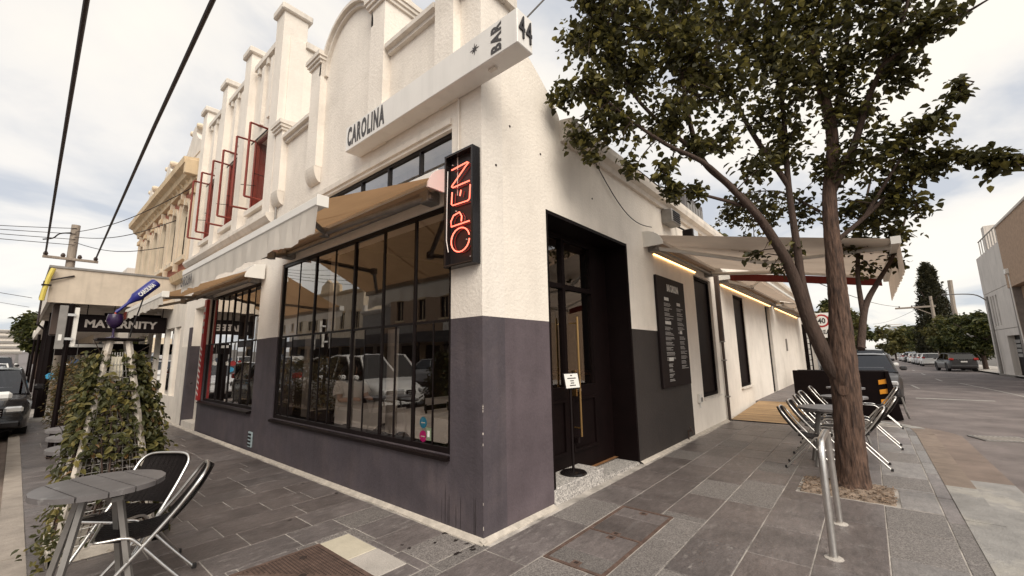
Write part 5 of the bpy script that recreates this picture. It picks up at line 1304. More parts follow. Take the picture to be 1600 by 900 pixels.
for i, (m_, x, y, z, lb) in enumerate(((CARBL, -1.75, 13.2, 1.55, 'blue fabric cap hanging outside the shop'), (REDS, -1.95, 13.4, 1.42, 'red patterned garment hanging outside the shop'), (WHITEP, -1.9, 14.0, 1.45, 'white garment hanging outside the shop'), (mat('cyan', (.05, .35, .6), .5), -2.12, 14.2, 1.2, 'bright blue bag hanging outside the shop'))):
    r_ = random.Random(i); g_ = thing('hanging_garment', lb, 'clothing', (x, y, 0))
    x += .12; s5 = .5
    q = MB(); q.prism([(x+(a-x)*s5, z+(b-z)*s5) for a, b in [(x-.16, z-.18), (x-.2, z-.02), (x-.1, z+.07), (x-.03, z+.10), (x+.05, z+.09), (x+.18, z+.0), (x+.15, z-.2), (x+.0, z-.24)]], y-.04, y+.05, 'Y'); q.build('cloth', m_, g_); MB().tube([(x, y, z+.03), (x, y, 2.0 if y < 14.4 else 1.8)], .006, 5).build('hook', STEELG, g_)
    
# ------------------------------------------------------------------ inside the bar: laid tables, chairs, a seated guest
GI = 'white clothed dining tables inside the bar'
def cloth_table(x, y, label, z0=.06, w=.36):
    T = thing('dining_table', label, 'table', (x, y, z0), group=GI)
    MB().tube([(x, y, z0), (x, y, z0+.70)], .035, 8).build('pedestal', BLACK, T); MB().lathe([(.24, z0), (.24, z0+.02), (.05, z0+.04)], 14, (x, y, 0)).build('foot', BLACK, T)
    q = MB(); zt = z0+.75; n = 40; top = []; bot = []
    for k in range(n):
        a = 2*PI*k/n; m = max(abs(math.cos(a)), abs(math.sin(a))); dx_, dy_ = w*math.cos(a)/m, w*math.sin(a)/m
        top.append((x+dx_, y+dy_, zt)); cr_ = abs(math.sin(2*a))**3
        f = 1.06+.03*math.sin(7*a); bot.append((x+dx_*f, y+dy_*f, zt-.22-.17*cr_))
    o = len(q.v); q.v += top+bot; q.f.append(tuple(range(n)))
    for k in range(n): q.f.append((k, (k+1) % n, n+(k+1) % n, n+k))
    q.build('tablecloth', CLOTH, T, recalc=False)
    return T
cloth_table(.85, 3.15, 'white clothed dining table beside the seated guest inside'); cloth_table(.90, .95, 'white clothed dining table inside near the stickered pane'); cloth_table(.95, 1.95, 'white clothed dining table inside at the middle of the window')
cloth_table(2.3, 2.9, 'white clothed dining table deeper inside the bar'); cloth_table(.95, 6.6, 'white clothed dining table inside the far bar window')
def inner_chair():
    T = thing('dining_chair', 'black dining chair inside the bar', 'chair', (0, 0, 0), 0, 'black dining chairs inside the bar')
    MB().cbox(-.21, .21, -.21, .21, .43, .47, .015).build('seat', BLACKM, T, local=True)
    for a in (-1, 1):
        MB().tube([(.18, a*.18, .43), (.2, a*.19, 0)], .015, 6).build('leg', BLACK, T, local=True); MB().tube([(-.22, a*.19, 0), (-.19, a*.18, .45), (-.25, a*.18, .86)], .015, 6).build('leg', BLACK, T, local=True)
    for z in (.58, .68, .78): MB().cbox(-.245-.02*(z-.58)/.1, -.222-.02*(z-.58)/.1, -.18, .18, z, z+.06, .006).build('back_slat', BLACKM, T, local=True)
    return T
ic = inner_chair(); ic.location = (.85, 2.55, .06); ic.rotation_euler.z = R(90)
ic['label'] = 'black dining chair between two clothed tables inside by the glass'
for lb, x, y, rz in (('black dining chair under the seated guest inside', .80, 3.72, -90), ('black dining chair inside beside the stickered pane', .9, 1.45, -90), ('black dining chair at the deeper table inside the bar', 2.3, 2.3, 90), ('black dining chair inside the far bar window', .95, 7.2, -90), ('black dining chair inside the corner end of the window', .9, .48, 90)): dup(ic, (x, y, .06), R(rz), lb)
PE = thing('person', 'seated guest inside the window in a white shirt with long dark hair', 'person', (.80, 3.70, .06))
def skin_body():
    J = {'pel': ((0, 0, .55), .15), 'sp': ((-.01, 0, .75), .145), 'ch': ((.03, 0, .95), .16), 'nk': ((.06, 0, 1.13), .055), 'hd0': ((.08, 0, 1.2), .07), 'hd1': ((.1, 0, 1.29), .095), 'hd2': ((.1, 0, 1.37), .07)}
    E = [('pel', 'sp'), ('sp', 'ch'), ('ch', 'nk'), ('nk', 'hd0'), ('hd0', 'hd1'), ('hd1', 'hd2')]
    for s, k in ((-1, 'r'), (1, 'l')):
        J['sh'+k] = ((.02, s*.18, 1.05), .062); J['el'+k] = ((.14, s*.23, .82), .044); J['wr'+k] = ((.37, s*.12, .84), .028); J['ha'+k] = ((.44, s*.10, .84), .032); J['fg'+k] = ((.5, s*.095, .83), .018)
        J['hp'+k] = ((.02, s*.1, .52), .1); J['kn'+k] = ((.44, s*.13, .50), .065); J['an'+k] = ((.42, s*.12, .1), .042); J['to'+k] = ((.56, s*.13, .04), .036)
        E += [('ch', 'sh'+k), ('sh'+k, 'el'+k), ('el'+k, 'wr'+k), ('wr'+k, 'ha'+k), ('ha'+k, 'fg'+k), ('pel', 'hp'+k), ('hp'+k, 'kn'+k), ('kn'+k, 'an'+k), ('an'+k, 'to'+k)]
    return J, E
J, E_ = skin_body(); ks = list(J)
me = bpy.data.meshes.new('body'); me.from_pydata([J[k][0] for k in ks], [(ks.index(a), ks.index(b)) for a, b in E_], [])
bo = bpy.data.objects.new('body', me); COL.objects.link(bo); bo.parent = PE
sm = bo.modifiers.new('skin', 'SKIN'); 
for i, k in enumerate(ks): me.skin_vertices[0].data[i].radius = (J[k][1], J[k][1]); me.skin_vertices[0].data[i].use_root = (k == 'pel')
bo.modifiers.new('sub', 'SUBSURF').levels = 2; bo.modifiers['sub'].render_levels = 2
me.materials.append(SKIN); PE.rotation_euler.z = R(-90)
sh = MB(); 
for k_, prof in enumerate(([(.20, .50), (.195, .62), (.185, .80), (.20, .96), (.19, 1.06), (.09, 1.12)],)):
    o = len(sh.v); n = 20
    for r_, z in prof:
        for i in range(n): a = 2*PI*i/n; sh.v.append((.03*(z-.5)+r_*.86*math.cos(a)*(1+.04*math.sin(5*a)), r_*1.12*math.sin(a), z))
    for j in range(len(prof)-1):
        for i in range(n): sh.f.append((o+j*n+i, o+j*n+(i+1) % n, o+(j+1)*n+(i+1) % n, o+(j+1)*n+i))
for s in (-1, 1): sh.tube([(.02, s*.15, 1.06), (.06, s*.21, .96), (.10, s*.225, .88)], [.085, .082, .085], 12, cap=False)
sh.build('shirt', SHIRT, PE, smooth=80, local=True, recalc=False)
tr_ = MB()
for s in (-1, 1): tr_.tube([(-.02, s*.1, .53), (.2, s*.115, .525), (.44, s*.13, .51), (.45, s*.13, .42), (.42, s*.12, .1)], [.13, .105, .085, .08, .065], 12)
tr_.build('trousers', BLACKM, PE, smooth=80, local=True)
hr = MB(); rr_ = random.Random(9)
for k in range(120):
    a = rr_.uniform(0, 2*PI); e = rr_.uniform(.0, 1.2); p = Vector((.09+.10*math.cos(a)*math.cos(e), .10*math.sin(a)*math.cos(e), 1.30+.12*math.sin(e)))
    if math.cos(a) > .5 and e < .6: continue
    o_ = Vector((math.cos(a)*.6-.5, math.sin(a), 0))*.09
    hr.tube([p, p+o_*.6+Vector((0, 0, -.08)), p+o_+Vector((-.04, 0, -.24))+rv(rr_)*.03, p+o_*1.1+Vector((-.06, 0, -.42))+rv(rr_)*.05], [.022, .026, .022, .008], 5)
hr.build('hair', HAIR, PE, smooth=80, local=True)

# ------------------------------------------------------------------ vehicles
def make_car(name, label, pm, style='hatch', group=None, plate=True):
    """car along local +x (front), centred, wheels on z = 0"""
    T = thing(name, label, 'car', (0, 0, 0), 0, group)
    St = {  # L, W, H, top line of the lower body, roof points, wheel positions, wheel radius
     'sedan': dict(L=4.6, W=1.78, H=1.45, top=[(-2.3, .72), (-2.22, .98), (-1.55, 1.02), (-1.0, .95), (.8, .92), (1.0, .93), (1.9, .80), (2.2, .68), (2.3, .52)], gh=[(-1.75, 1.0), (-1.0, 1.40), (-.4, 1.45), (.35, 1.42), (1.1, .93)], wr=.32),
     'hatch': dict(L=4.3, W=1.78, H=1.5, top=[(-2.15, .62), (-2.10, .95), (-1.6, .98), (.7, .94), (.95, .95), (1.75, .84), (2.05, .70), (2.15, .5)], gh=[(-2.02, 1.0), (-1.55, 1.42), (-.6, 1.50), (.25, 1.46), (1.05, .95)], wr=.32),
     'suv': dict(L=4.7, W=1.88, H=1.75, top=[(-2.35, .75), (-2.3, 1.05), (-1.8, 1.10), (.8, 1.06), (1.1, 1.08), (1.95, 1.0), (2.25, .85), (2.35, .6)], gh=[(-2.25, 1.12), (-1.95, 1.62), (-.9, 1.75), (.25, 1.70), (1.15, 1.08)], wr=.37),
     'ute': dict(L=5.2, W=1.88, H=1.8, top=[(-2.6, .80), (-2.58, 1.12), (-.7, 1.12), (.9, 1.10), (1.15, 1.12), (2.1, 1.06), (2.45, .95), (2.6, .7)], gh=[(-.75, 1.13), (-.55, 1.70), (0, 1.80), (.55, 1.76), (1.25, 1.12)], wr=.38)}[style]
    L_, W_, wr = St['L'], St['W'], St['wr']; wx = (-L_/2+.82, L_/2-.85)
    def ip(k, x):
        if x <= k[0][0]: return k[0][1]
        for (a, b), (c, d) in zip(k, k[1:]):
            if x <= c: return b+(d-b)*(x-a)/(c-a)
        return k[-1][1]
    sill = .24 if wr < .36 else .32
    xs = sorted(set([-L_/2, -L_/2+.06, -L_/2+.16, L_/2-.05, L_/2-.14]+[-L_/2+.25+(L_-.5)*i/44 for i in range(45)]))
    q = MB(); secs = []
    for x in xs:
        e = max(0, (abs(x)-(L_/2-.55))/.55); w = W_/2*(1-.13*e**2); zt = ip(St['top'], x); zb = sill+(.12*e**3)
        for c in wx:
            if abs(x-c) < wr+.06: zb = max(zb, wr-.02+math.sqrt((wr+.06)**2-(x-c)**2))
        zb = min(zb, zt-.12); m = zb+(zt-zb)*.55
        secs.append([(x, -w*.93, zb), (x, -w*.985, zb+.04), (x, -w, m), (x, -w*.97, zt-.08), (x, -w*.90, zt-.012), (x, -w*.5, zt+.012), (x, 0, zt+.02), (x, w*.5, zt+.012), (x, w*.90, zt-.012), (x, w*.97, zt-.08), (x, w, m), (x, w*.985, zb+.04), (x, w*.93, zb)])
    n = 13
    for s in secs: q.v += s
    for i in range(len(xs)-1):
        for k in range(n-1): q.f.append((i*n+k, i*n+k+1, (i+1)*n+k+1, (i+1)*n+k))
        q.f.append((i*n+n-1, i*n, (i+1)*n, (i+1)*n+n-1))
    q.f += [tuple(range(n)), tuple(range((len(xs)-1)*n, len(xs)*n))]
    B_ = q.build('body', pm, T, smooth=42, local=True)
    # greenhouse: glass sides, painted roof, pillars
    g = St['gh']; wb_, wt = W_/2*.90, W_/2*.74
    wd = lambda z: wb_+(wt-wb_)*(z-g[0][1])/(St['H']-g[0][1])
    def strip(pts, nm, m_, inset=0.):
        for (a, b), (c, d) in pts:
            MB().poly((a, -wd(b)+inset, b), (a, wd(b)-inset, b), (c, wd(d)-inset, d), (c, -wd(d)+inset, d)).build(nm, m_, T, recalc=False, local=True)
    strip([(g[0], g[1])], 'rear_window', GLASSC); strip([(g[4], g[3])], 'windscreen', GLASSC)
    for s in (-1, 1):
        MB().poly(*[(a, s*wd(b), b) for a, b in g]).build('side_window', GLASSC, T, recalc=False, local=True)
    r_ = MB()
    for (a, b), (c, d) in zip(g[1:4], g[2:4]): r_.add([(a, -wd(b)-.01, b), (a, -wd(b)*.5, b+.03), (a, wd(b)*.5, b+.03), (a, wd(b)+.01, b), (c, -wd(d)-.01, d), (c, -wd(d)*.5, d+.03), (c, wd(d)*.5, d+.03), (c, wd(d)+.01, d)], [(0, 1, 5, 4), (1, 2, 6, 5), (2, 3, 7, 6), (0, 4, 7, 3)])
    r_.build('roof', pm, T, smooth=50, local=True)
    for s in (-1, 1):
        pl = MB()
        for a, b in ((0, 1), (4, 3)): pl.tube([(g[a][0], s*wd(g[a][1]), g[a][1]-.02), (g[b][0], s*wd(g[b][1]), g[b][1])], .035, 6)
        pl.tube([(x, s*wd(z), z) for x, z in g[1:4]], .03, 6); mid = g[2][0]+.1
        pl.tube([(mid-.05, s*wb_, g[0][1]-.02), (mid, s*wd(g[2][1]-.02), g[2][1]-.02)], .03, 6)
        pl.build('pillars', pm, T, smooth=60, local=True)
    MB().box(-1.6 if style != 'ute' else -.7, 1.0, -wb_+.1, wb_-.1, .5, g[0][1]-.05).build('cabin_interior', BLACKM, T, local=True)
    q = MB(); q.box(-L_/2+.25, L_/2-.25, -W_/2+.2, W_/2-.2, sill-.02, .55); q.build('underbody', PLASTB, T, local=True)
    for x in wx:
        for s in (-1, 1):
            w_ = MB().lathe([(wr*.62, -.1), (wr*.95, -.105), (wr, -.07), (wr, .07), (wr*.95, .105), (wr*.62, .1)], 20, (x, s*(W_/2-.12), wr), 'Y').build('wheel', TYRE, T, smooth=40, local=True)
            MB().lathe([(0, -.03), (wr*.12, -.04), (wr*.6, -.02), (wr*.66, -.085), (wr*.62, .0), (wr*.66, .085), (wr*.6, .02), (wr*.12, .04), (0, .03)], 14, (x, s*(W_/2-.12), wr), 'Y').build('rim', STEELB, w_, local=True)
    zf_ = ip(St['top'], L_/2-.1)-.04; zr = ip(St['top'], -L_/2+.06)
    for s in (-1, 1):
        MB().cbox(L_/2-.24, L_/2-.02, s*W_/2*.80-.2, s*W_/2*.80+.10 if s < 0 else s*W_/2*.80+.06, zf_-.06, zf_+.07, .03).build('headlight', HEADL, T, local=True)
        MB().cbox(-L_/2-.012, -L_/2+.2, s*W_/2*.80-.14, s*W_/2*.80+.12, zr-.02 if style != 'ute' else zr-.02, zr+.16, .03).build('tail_light', TAIL, T, local=True)
        mr_ = MB().cbox(.82, 1.0, s*(W_/2+.02) - .02, s*(W_/2+.02)+.16*s if s > 0 else s*(W_/2+.02)+.02-.18, g[0][1]+.0, g[0][1]+.14, .04).build('mirror', pm, T, local=True)
        for hx in (-.35, .55): MB().cbox(hx-.09, hx+.09, s*W_/2*.985-.012, s*W_/2*.985+.012, g[0][1]-.17, g[0][1]-.14, .006).build('door_handle', pm, T, local=True)
    gr_ = MB().cbox(L_/2-.06, L_/2+.006, -.5, .5, zf_-.12, zf_+.04, .015).build('grille', BLACKM, T, local=True)
    for i in range(3): MB().box(L_/2+.0065, L_/2+.012, -.48, .48, zf_-.10+.045*i, zf_-.088+.045*i).build('grille_bar', STEELB, gr_, local=True)
    MB().cbox(L_/2-.1, L_/2+.02, -W_/2*.85, W_/2*.85, sill+.06, sill+.20, .03).build('bumper', pm if style != 'ute' else BLACKM, T, local=True); MB().cbox(-L_/2-.03, -L_/2+.1, -W_/2*.85, W_/2*.85, sill+.10, sill+.28, .03).build('bumper', pm, T, local=True)
    MB().box(L_/2+.02, L_/2+.026, -.19, .19, sill+.09, sill+.19).build('number_plate', WHITEP, T, local=True); MB().box(-L_/2-.038, -L_/2-.031, -.19, .19, zr-.18, zr-.08).build('number_plate', WHITEP, T, local=True)
    return T
PK = 'cars parked along the streets'
def place(c, x, y, rz, dz=-.1): c.location = (x, y, gz(x, y)+dz); c.rotation_euler.z = R(rz); return c
silver = place(make_car('parked_car', 'silver hatchback parked at the kerb just beyond the black hatchback', CARS, 'hatch', PK), -3.6, 20, -90)
blk = place(make_car('parked_car', 'black hatchback parked at the main street kerb beside the hedges', CARB, 'hatch', PK), -3.2, 13.2, -90)
suv = place(make_car('parked_car', 'black four wheel drive parked further down the main street kerb', CARB, 'suv', PK), -3.6, 40, -90)
ute = place(make_car('parked_car', 'white utility parked at the main street kerb, mirrored in the bar window', CARW, 'ute', PK), -3.66, 8.5, -90); ute.scale = (.93, .93, .93)
grey = place(make_car('parked_car', 'dark grey wagon parked across the side street by the concrete building', CARG, 'hatch', PK), 49, -8.0, 8)
wht = place(make_car('parked_car', 'white hatchback parked on the far side of the side street behind the dark grey wagon', CARW, 'hatch', PK), 68, -8.0, 0)
def cardup(src, lab, x, y, rz, dz=-.1, grp=PK):
    c = dup(src, (x, y, gz(x, y)+dz), R(rz), lab, grp); return c
for i, (s, x, lab) in enumerate(((silver, 75, 'silver hatchback, second of the row beyond the dark grey wagon'), (wht, 82, 'white hatchback, third of the row beyond the dark grey wagon'), (wht, 90, 'white hatchback, fourth of the row beyond the dark grey wagon'), (suv, 98, 'black four wheel drive, fifth of the row beyond the dark grey wagon'), (wht, 107, 'white hatchback, sixth of the row beyond the dark grey wagon'), (silver, 116, 'silver hatchback, seventh of the row beyond the dark grey wagon'))): cardup(s, lab, x, -8.0, 0)
cardup(grey, 'dark grey hatchback parked directly behind the black barrier', 16.2, -2.35, 180); cardup(wht, 'white hatchback parked second behind the black barrier', 22.5, -2.4, 180); cardup(suv, 'black four wheel drive parked third behind the black barrier', 29, -2.45, 180); cardup(wht, 'white hatchback parked fourth behind the black barrier', 36, -2.45, 180)
ML = 'cars along the far main street'
for s, x, y, rz, lab in ((grey, -3.6, 26, -90, 'dark grey hatchback parked at the kerb two cars beyond the black hatchback'), (wht, -3.6, 33, -90, 'white hatchback parked at the kerb three cars beyond the black hatchback'), (wht, -5.6, 60, -90, 'white car driving towards the bar on the main street'), (wht, -3.6, 48, -90, 'white hatchback parked far down the main street kerb'), (grey, -6.3, 90, -90, 'dark car driving in the distance on the main street'), (wht, -9.5, 120, 90, 'white car driving away far along the main street'), (silver, -13.6, 95, 90, 'silver hatchback parked on the opposite kerb far along the main street'), (suv, -13.6, 110, 90, 'black four wheel drive parked on the opposite kerb far along the main street'), (wht, -13.6, 122, 90, 'white hatchback parked on the opposite kerb far along the main street')): cardup(s, lab, x, y, rz, grp=ML)
red = place(make_car('parked_car', 'red sedan parked on the opposite kerb of the main street', CARR, 'sedan', ML), -13.5, 135, 90)
cardup(red, 'red sedan parked across the street, mirrored in the bar glass', -13.5, 24, 90, grp=ML)
for s, y, lab in ((silver, 16, 'silver hatchback parked across the main street opposite the bar'), (wht, 31, 'white hatchback parked across the main street, mirrored in the bar glass'), (suv, 38, 'black four wheel drive parked across the main street, mirrored in the bar glass'), (wht, 46, 'white hatchback parked across the main street near the end shop')): cardup(s, lab, -13.5, y, 90, grp=ML)

# ------------------------------------------------------------------ shops across the street (they show in the bar windows)
OP = 'shops across the main street'
def shop(y0, y1, h, wm, trim, label, par, cols):
    X = -18.0; T = thing('opposite_shop', label, 'building', (X, (y0+y1)/2, gz(0, y0)), group=OP); b = gz(0, y0)-.1
    n = max(2, int((y1-y0)/2.2)); ww = [(y0+(y1-y0)*(i+.5)/n-.45, y0+(y1-y0)*(i+.5)/n+.45) for i in range(n)]
    wz0, wz1 = b+4.5, b+6.1
    hs = [(a, c, wz0, wz1) for a, c in ww] if h > 6.5 else []
    MB().cells('X', X-.4, X, sorted([y0, y1]+[t for p in ww for t in p]), sorted({b+2.9, wz0, wz1, b+h} if hs else {b+2.9, b+h}), hole(*hs)).build('wall', wm, T)
    for a, c, d, e in hs:
        f = MB().box(X-.2, X-.15, a, c, d, e).build('window', mat_dkglass, T); MB().box(X-.1, X+.08, a-.1, c+.1, d-.14, d-.002).build('sill', trim, f); MB().prism([(X, e+.002), (X+.1, e+.05), (X+.1, e+.2), (X, e+.2)], a-.1, c+.1, 'Y').build('lintel', trim, f); MB().box(X-.14, X-.1, (a+c)/2-.03, (a+c)/2+.03, d, e).build('glazing_bar', trim, f)
    MB().prism([(X-.4, b+h), (X, b+h-.2), (X+.25, b+h), (X+.3, b+h+.15), (X-.4, b+h+.2)], y0, y1, 'Y').build('cornice', trim, T)
    if par: MB().prism([((y0+y1)/2-1.4, b+h+.2), ((y0+y1)/2-1.2, b+h+1.0), ((y0+y1)/2-.5, b+h+1.3), ((y0+y1)/2, b+h+1.6), ((y0+y1)/2+.5, b+h+1.3), ((y0+y1)/2+1.2, b+h+1.0), ((y0+y1)/2+1.4, b+h+.2)], X-.3, X, 'X').build('gable', trim, T)
    for yy in (y0+.25, y1-.25):
        MB().cbox(X-.3, X+.1, yy-.2, yy+.2, b+h+.2, b+h+.8, .03).build('parapet_block', trim, T)
    MB().box(X, X+2.8, y0, y1, b+3.0, b+3.3).build('verandah_roof', cols, T); MB().box(X+2.74, X+2.8, y0, y1, b+2.6, b+2.999).build('verandah_fascia', cols, T)
    for yy in (y0+.3, y1-.3): MB().tube([(X+2.6, yy, b), (X+2.6, yy, b+3)], .06, 8).build('post', BLACKM, T)
    for a, c in ww: MB().box(X-.25, X-.2, a-.45, c+.45, b+.5, b+2.5).build('shop_window', mat_dkglass, T)
    MB().cells('X', X-.4, X-.1, sorted([y0, y1]+[t for a, c in ww for t in (a-.45, c+.45)]), [b, b+.5, b+2.5, b+2.9], lambda u, z: z < b+.5 or z > b+2.5 or not any(a-.45 < u < c+.45 for a, c in ww)).build('shopfront', trim, T)
    MB().box(X-8, X-.41, y0, y1, b, b+h-.3).build('rear', wm, T)
DKV = mat('dark_verandah', (.05, .045, .045), .7); GREYW = mat('grey_render', (.26, .24, .22), .8)
for a in ((-2.5, 6, 5.2, GREYW, STUCCO3, 'low grey shop across the main street', False, DKV), (6, 13, 7.6, CREAML, CREAM, 'cream two storey shop across the main street', True, DKV), (13, 20, 5.4, STUCCO3, GREYW, 'low white shop across the main street', False, DKV), (20, 28, 7.2, BRICKT, CREAM, 'tan brick shop across the main street', True, DKV), (28, 35, 6.0, GREYW, STUCCO3, 'plain grey shop across the main street', False, DKV), (35, 46, 8.2, CREAML, CREAM, 'tall cream Victorian terrace across the main street', True, DKV), (46, 58, 9.0, STUCCO3, CREAM, 'tall pale Victorian terrace at the end of the row across the street', True, DKV)): shop(*a)

# ------------------------------------------------------------------ cables and poles
def cable(pts, r, label, sag=0.):
    P = []
    for a, b in zip(pts, pts[1:]):
        a, b = Vector(a), Vector(b); n = 18
        P += [a.lerp(b, i/n)-Vector((0, 0, sag*math.sin(PI*i/n))) for i in range(n)]
    P.append(Vector(pts[-1])); q = MB(); q.tube(P, r, 6)
    tag(q.build('overhead_cable', WIREM), label, 'cable', 'overhead cables along the main street')
cable([(-2.62, -8, 5.75), (-2.58, 3.62, 5.5), (-2.50, 10.6, 5.47), (-2.38, 20.3, 5.52)], .026, 'thick twisted overhead cable running to the timber power pole, on the street side')
cable([(-1.9, -8, 5.7), (-1.66, 2.58, 5.5), (-1.55, 6.4, 5.48), (-1.06, 20.3, 5.52)], .026, 'thick twisted overhead cable passing close above the awning side')
pb = px(112, 400, 'Y', 20.35); pt = px(118, 352, 'Y', 20.35)
PP = thing('power_pole', 'weathered timber power pole with cross arm rising behind the shop canopy', 'pole', (pb.x, 20.35, 0))
MB().tube([(pb.x, 20.35, 0), (pt.x+.02, 20.35, pt.z)], [.15, .13], 10).build('pole', TIMB, PP, smooth=60)
MB().cbox(-2.45, -.98, 20.14, 20.22, 5.36, 5.46, .01).build('cross_arm', TIMB, PP)
for i in range(4): MB().lathe([(.05, 0), (.07, .06), (.04, .14), (0, .16)], 8, (-2.38+.44*i, 20.18, 5.46)).build('insulator', DKBROWN, PP)
MB().tube(smoothpath([(pb.x-.1, 20.2, pt.z-.35), (pb.x-.4, 20.2, pt.z-.45), (pb.x-.55, 20.2, pt.z-.65), (pb.x-.8, 20.2, pt.z-.75)], 4), .025, 6).build('cable_termination', BLACK, PP)
for i, (dx_, dz_) in enumerate(((-1.45, 0), (-.8, 0), (.5, 0), (-.2, -.7))): cable([(pb.x+.02, 20.2, pt.z-.15-.22*i), (-10-1.5*i, 22-1.6*i, pt.z+.3-.35*i)], .012, ('cross street cable, outermost on the timber pole', 'cross street cable, second on the timber pole', 'cross street cable, innermost on the timber pole', 'cross street cable, lowest on the timber pole')[i], .5)
for i, (xx, zz) in enumerate(((.0, 6.2), (.0, 5.6), (.02, 5.0))): cable([(pb.x, 20.2, pt.z-.3-.2*i), (-.02, (10.9, 12.4, 13.6)[i], zz)], .012, ('service cable from the timber pole to the cream gable corner', 'service cable from the timber pole to the second arched window', 'service cable from the timber pole to the third arched window')[i], .25)
cable([(-9, 44, 7.6), (-2.4, 44, 6.3)], .02, 'tram span wire far down the main street', .1); cable([(-9, 62, 8.6), (-2.4, 62, 7.2)], .02, 'second tram span wire far down the main street', .1)
cable([(-1.95, 11.98, 3.6), (-2.42, 11.9, 3.4), (-2.42, 11.9, 2.4), (-2.30, 12.2, 2.3)], .02, 'black drop cable hanging from the end of the canopy fascia')
def lamp(x, y, h, arm, label, s=1):
    z = gz(x, y); T = thing('street_lamp', label, 'lamp', (x, y, z), group='street lamps')
    MB().tube([(x, y, z), (x, y, z+h)], [.09, .06], 8).build('pole', STEELG, T)
    q = MB(); q.tube(smoothpath([(x, y, z+h-.3), (x+arm[0]*.3, y+arm[1]*.3, z+h+.2), (x+arm[0], y+arm[1], z+h+.35)], 5), .04, 6); q.build('arm', STEELG, T)
    MB().cbox(x+arm[0]-.35, x+arm[0]+.2, y+arm[1]-.12, y+arm[1]+.12, z+h+.28, z+h+.40, .04).build('lamp_head', STEELG, T)
lamp(-15.4, 60, 8, (2.5, 0), 'street lamp on the opposite side of the main street'); lamp(-15.4, 95, 8, (2.5, 0), 'second street lamp far along the opposite side of the main street')

# ------------------------------------------------------------------ trees
def bg_tree(name, label, x, y, h, cr, cz, n, ls, lm, seed, tr=.18, group=None, clumps=26, cone=False, z=None):
    r_ = random.Random(seed); z = gz(x, y) if z is None else z
    T = thing(name, label, 'tree', (x, y, z), group=group)
    q = MB(); q.tube([(x, y, z), (x+.1, y, z+h*.3), (x, y+.1, z+h*.62)], [tr, tr*.8, tr*.3], 9)
    for k in range(7):
        a = r_.uniform(0, 2*PI); b = z+h*r_.uniform(.25, .5); q.tube([(x, y, b), (x+cr[0]*.3*math.cos(a), y+cr[1]*.3*math.sin(a), b+h*.15), (x+cr[0]*.7*math.cos(a), y+cr[1]*.7*math.sin(a), b+h*.3)], [tr*.4, tr*.25, tr*.08], 6)
    q.build('trunk', BARKD, T, recalc=False)
    m = MB(); C_ = []
    for k in range(clumps):
        if cone:
            t = r_.random()**1.2; a = r_.uniform(0, 2*PI); w = (1-t)**.55*(.75+.3*r_.random()); C_.append((Vector((x+cr[0]*w*math.cos(a)*.8, y+cr[1]*w*math.sin(a)*.8, z+h*.12+h*.86*t)), .16*cr[0]+.22*(1-t)*cr[0]))
        else:
            v = rv(r_); v = v.normalized()*(v.length**.4)*.82; C_.append((Vector((x+cr[0]*v.x, y+cr[1]*v.y, z+cz+cr[2]*v.z)), .34*min(cr)*r_.uniform(.7, 1.25)))
    for k in range(n):
        c, s = r_.choice(C_); v = rv(r_)
        p = c+Vector((v.x, v.y, v.z*(1.7 if cone else .8)))*s
        L_ = ls*r_.uniform(.7, 1.3); leaf(m, p, rv(r_)+Vector((0, 0, .6)), rv(r_)+Vector((0, 0, .8 if cone else -.3)), L_, L_*(.35 if cone else .6), .3)
    m.build('crown', lm, T, recalc=False)
cy = px(1456, 500, 'X', 78)
bg_tree('cypress_tree', 'tall dark pointed cypress rising above the side street trees', 78, -9.95, 13.6, (2.3, 2.3, 8), 8, 16000, .42, LEAFC, 31, .35, clumps=200, cone=True)
for lab, x, y, h, cr, cz, n, ls, lm, sd_i in (
  ('broad dark green tree beside the concrete building', 51, -10.0, 5.2, (2.6, 2.2, 2.0), 2.9, 6500, .30, LEAFB, 41), ('broad dark green tree left of the concrete building behind the dark wagon', 57, -9.6, 5.4, (2.8, 2.2, 2.1), 2.9, 6500, .32, LEAFB, 42),
  ('small pale street tree with thin trunk beyond the dark wagon', 64, -9.2, 6.2, (2.3, 1.8, 1.9), 3.7, 3400, .30, LEAFY, 43), ('mid green street tree along the far row of cars', 78, -10, 7, (2.8, 2.2, 2.4), 3.7, 2600, .42, LEAFB, 44), ('rounded street tree further along the far row of cars', 95, -10, 7.5, (3, 2.4, 2.6), 4, 2600, .5, LEAFB, 45), ('pale street tree closing the view along the side street', 125, -7, 9, (4.5, 4, 3.4), 4.6, 2600, .7, LEAFY, 46), ('dense street tree closing the view along the side street', 150, -12, 10, (5, 5, 4), 5, 2400, .8, LEAFB, 47),
  ('yellow green tree beyond the white side wing', 34, -.2, 5.2, (2.0, 1.5, 1.7), 3.2, 2600, .30, LEAFY, 48), ('green tree further beyond the white side wing', 46, -.2, 7, (3, 1.8, 2.4), 4.2, 3000, .36, LEAFB, 49), ('tall street tree far beyond the white side wing', 66, -.5, 8, (3.4, 2, 2.8), 4.6, 2600, .45, LEAFY, 50), ('leafy tree closing the near side of the side street', 100, -1, 9, (4, 2.4, 3.2), 5, 2400, .6, LEAFB, 51),
  ('yellow green tree rising behind the white wing roof', 12.5, 2.2, 6.2, (1.6, 1.4, 1.3), 5.0, 2600, .20, LEAFY, 52)):
    bg_tree('background_tree', lab, x, y, h, cr, cz, n, ls, lm, sd_i, group='trees along the side street')
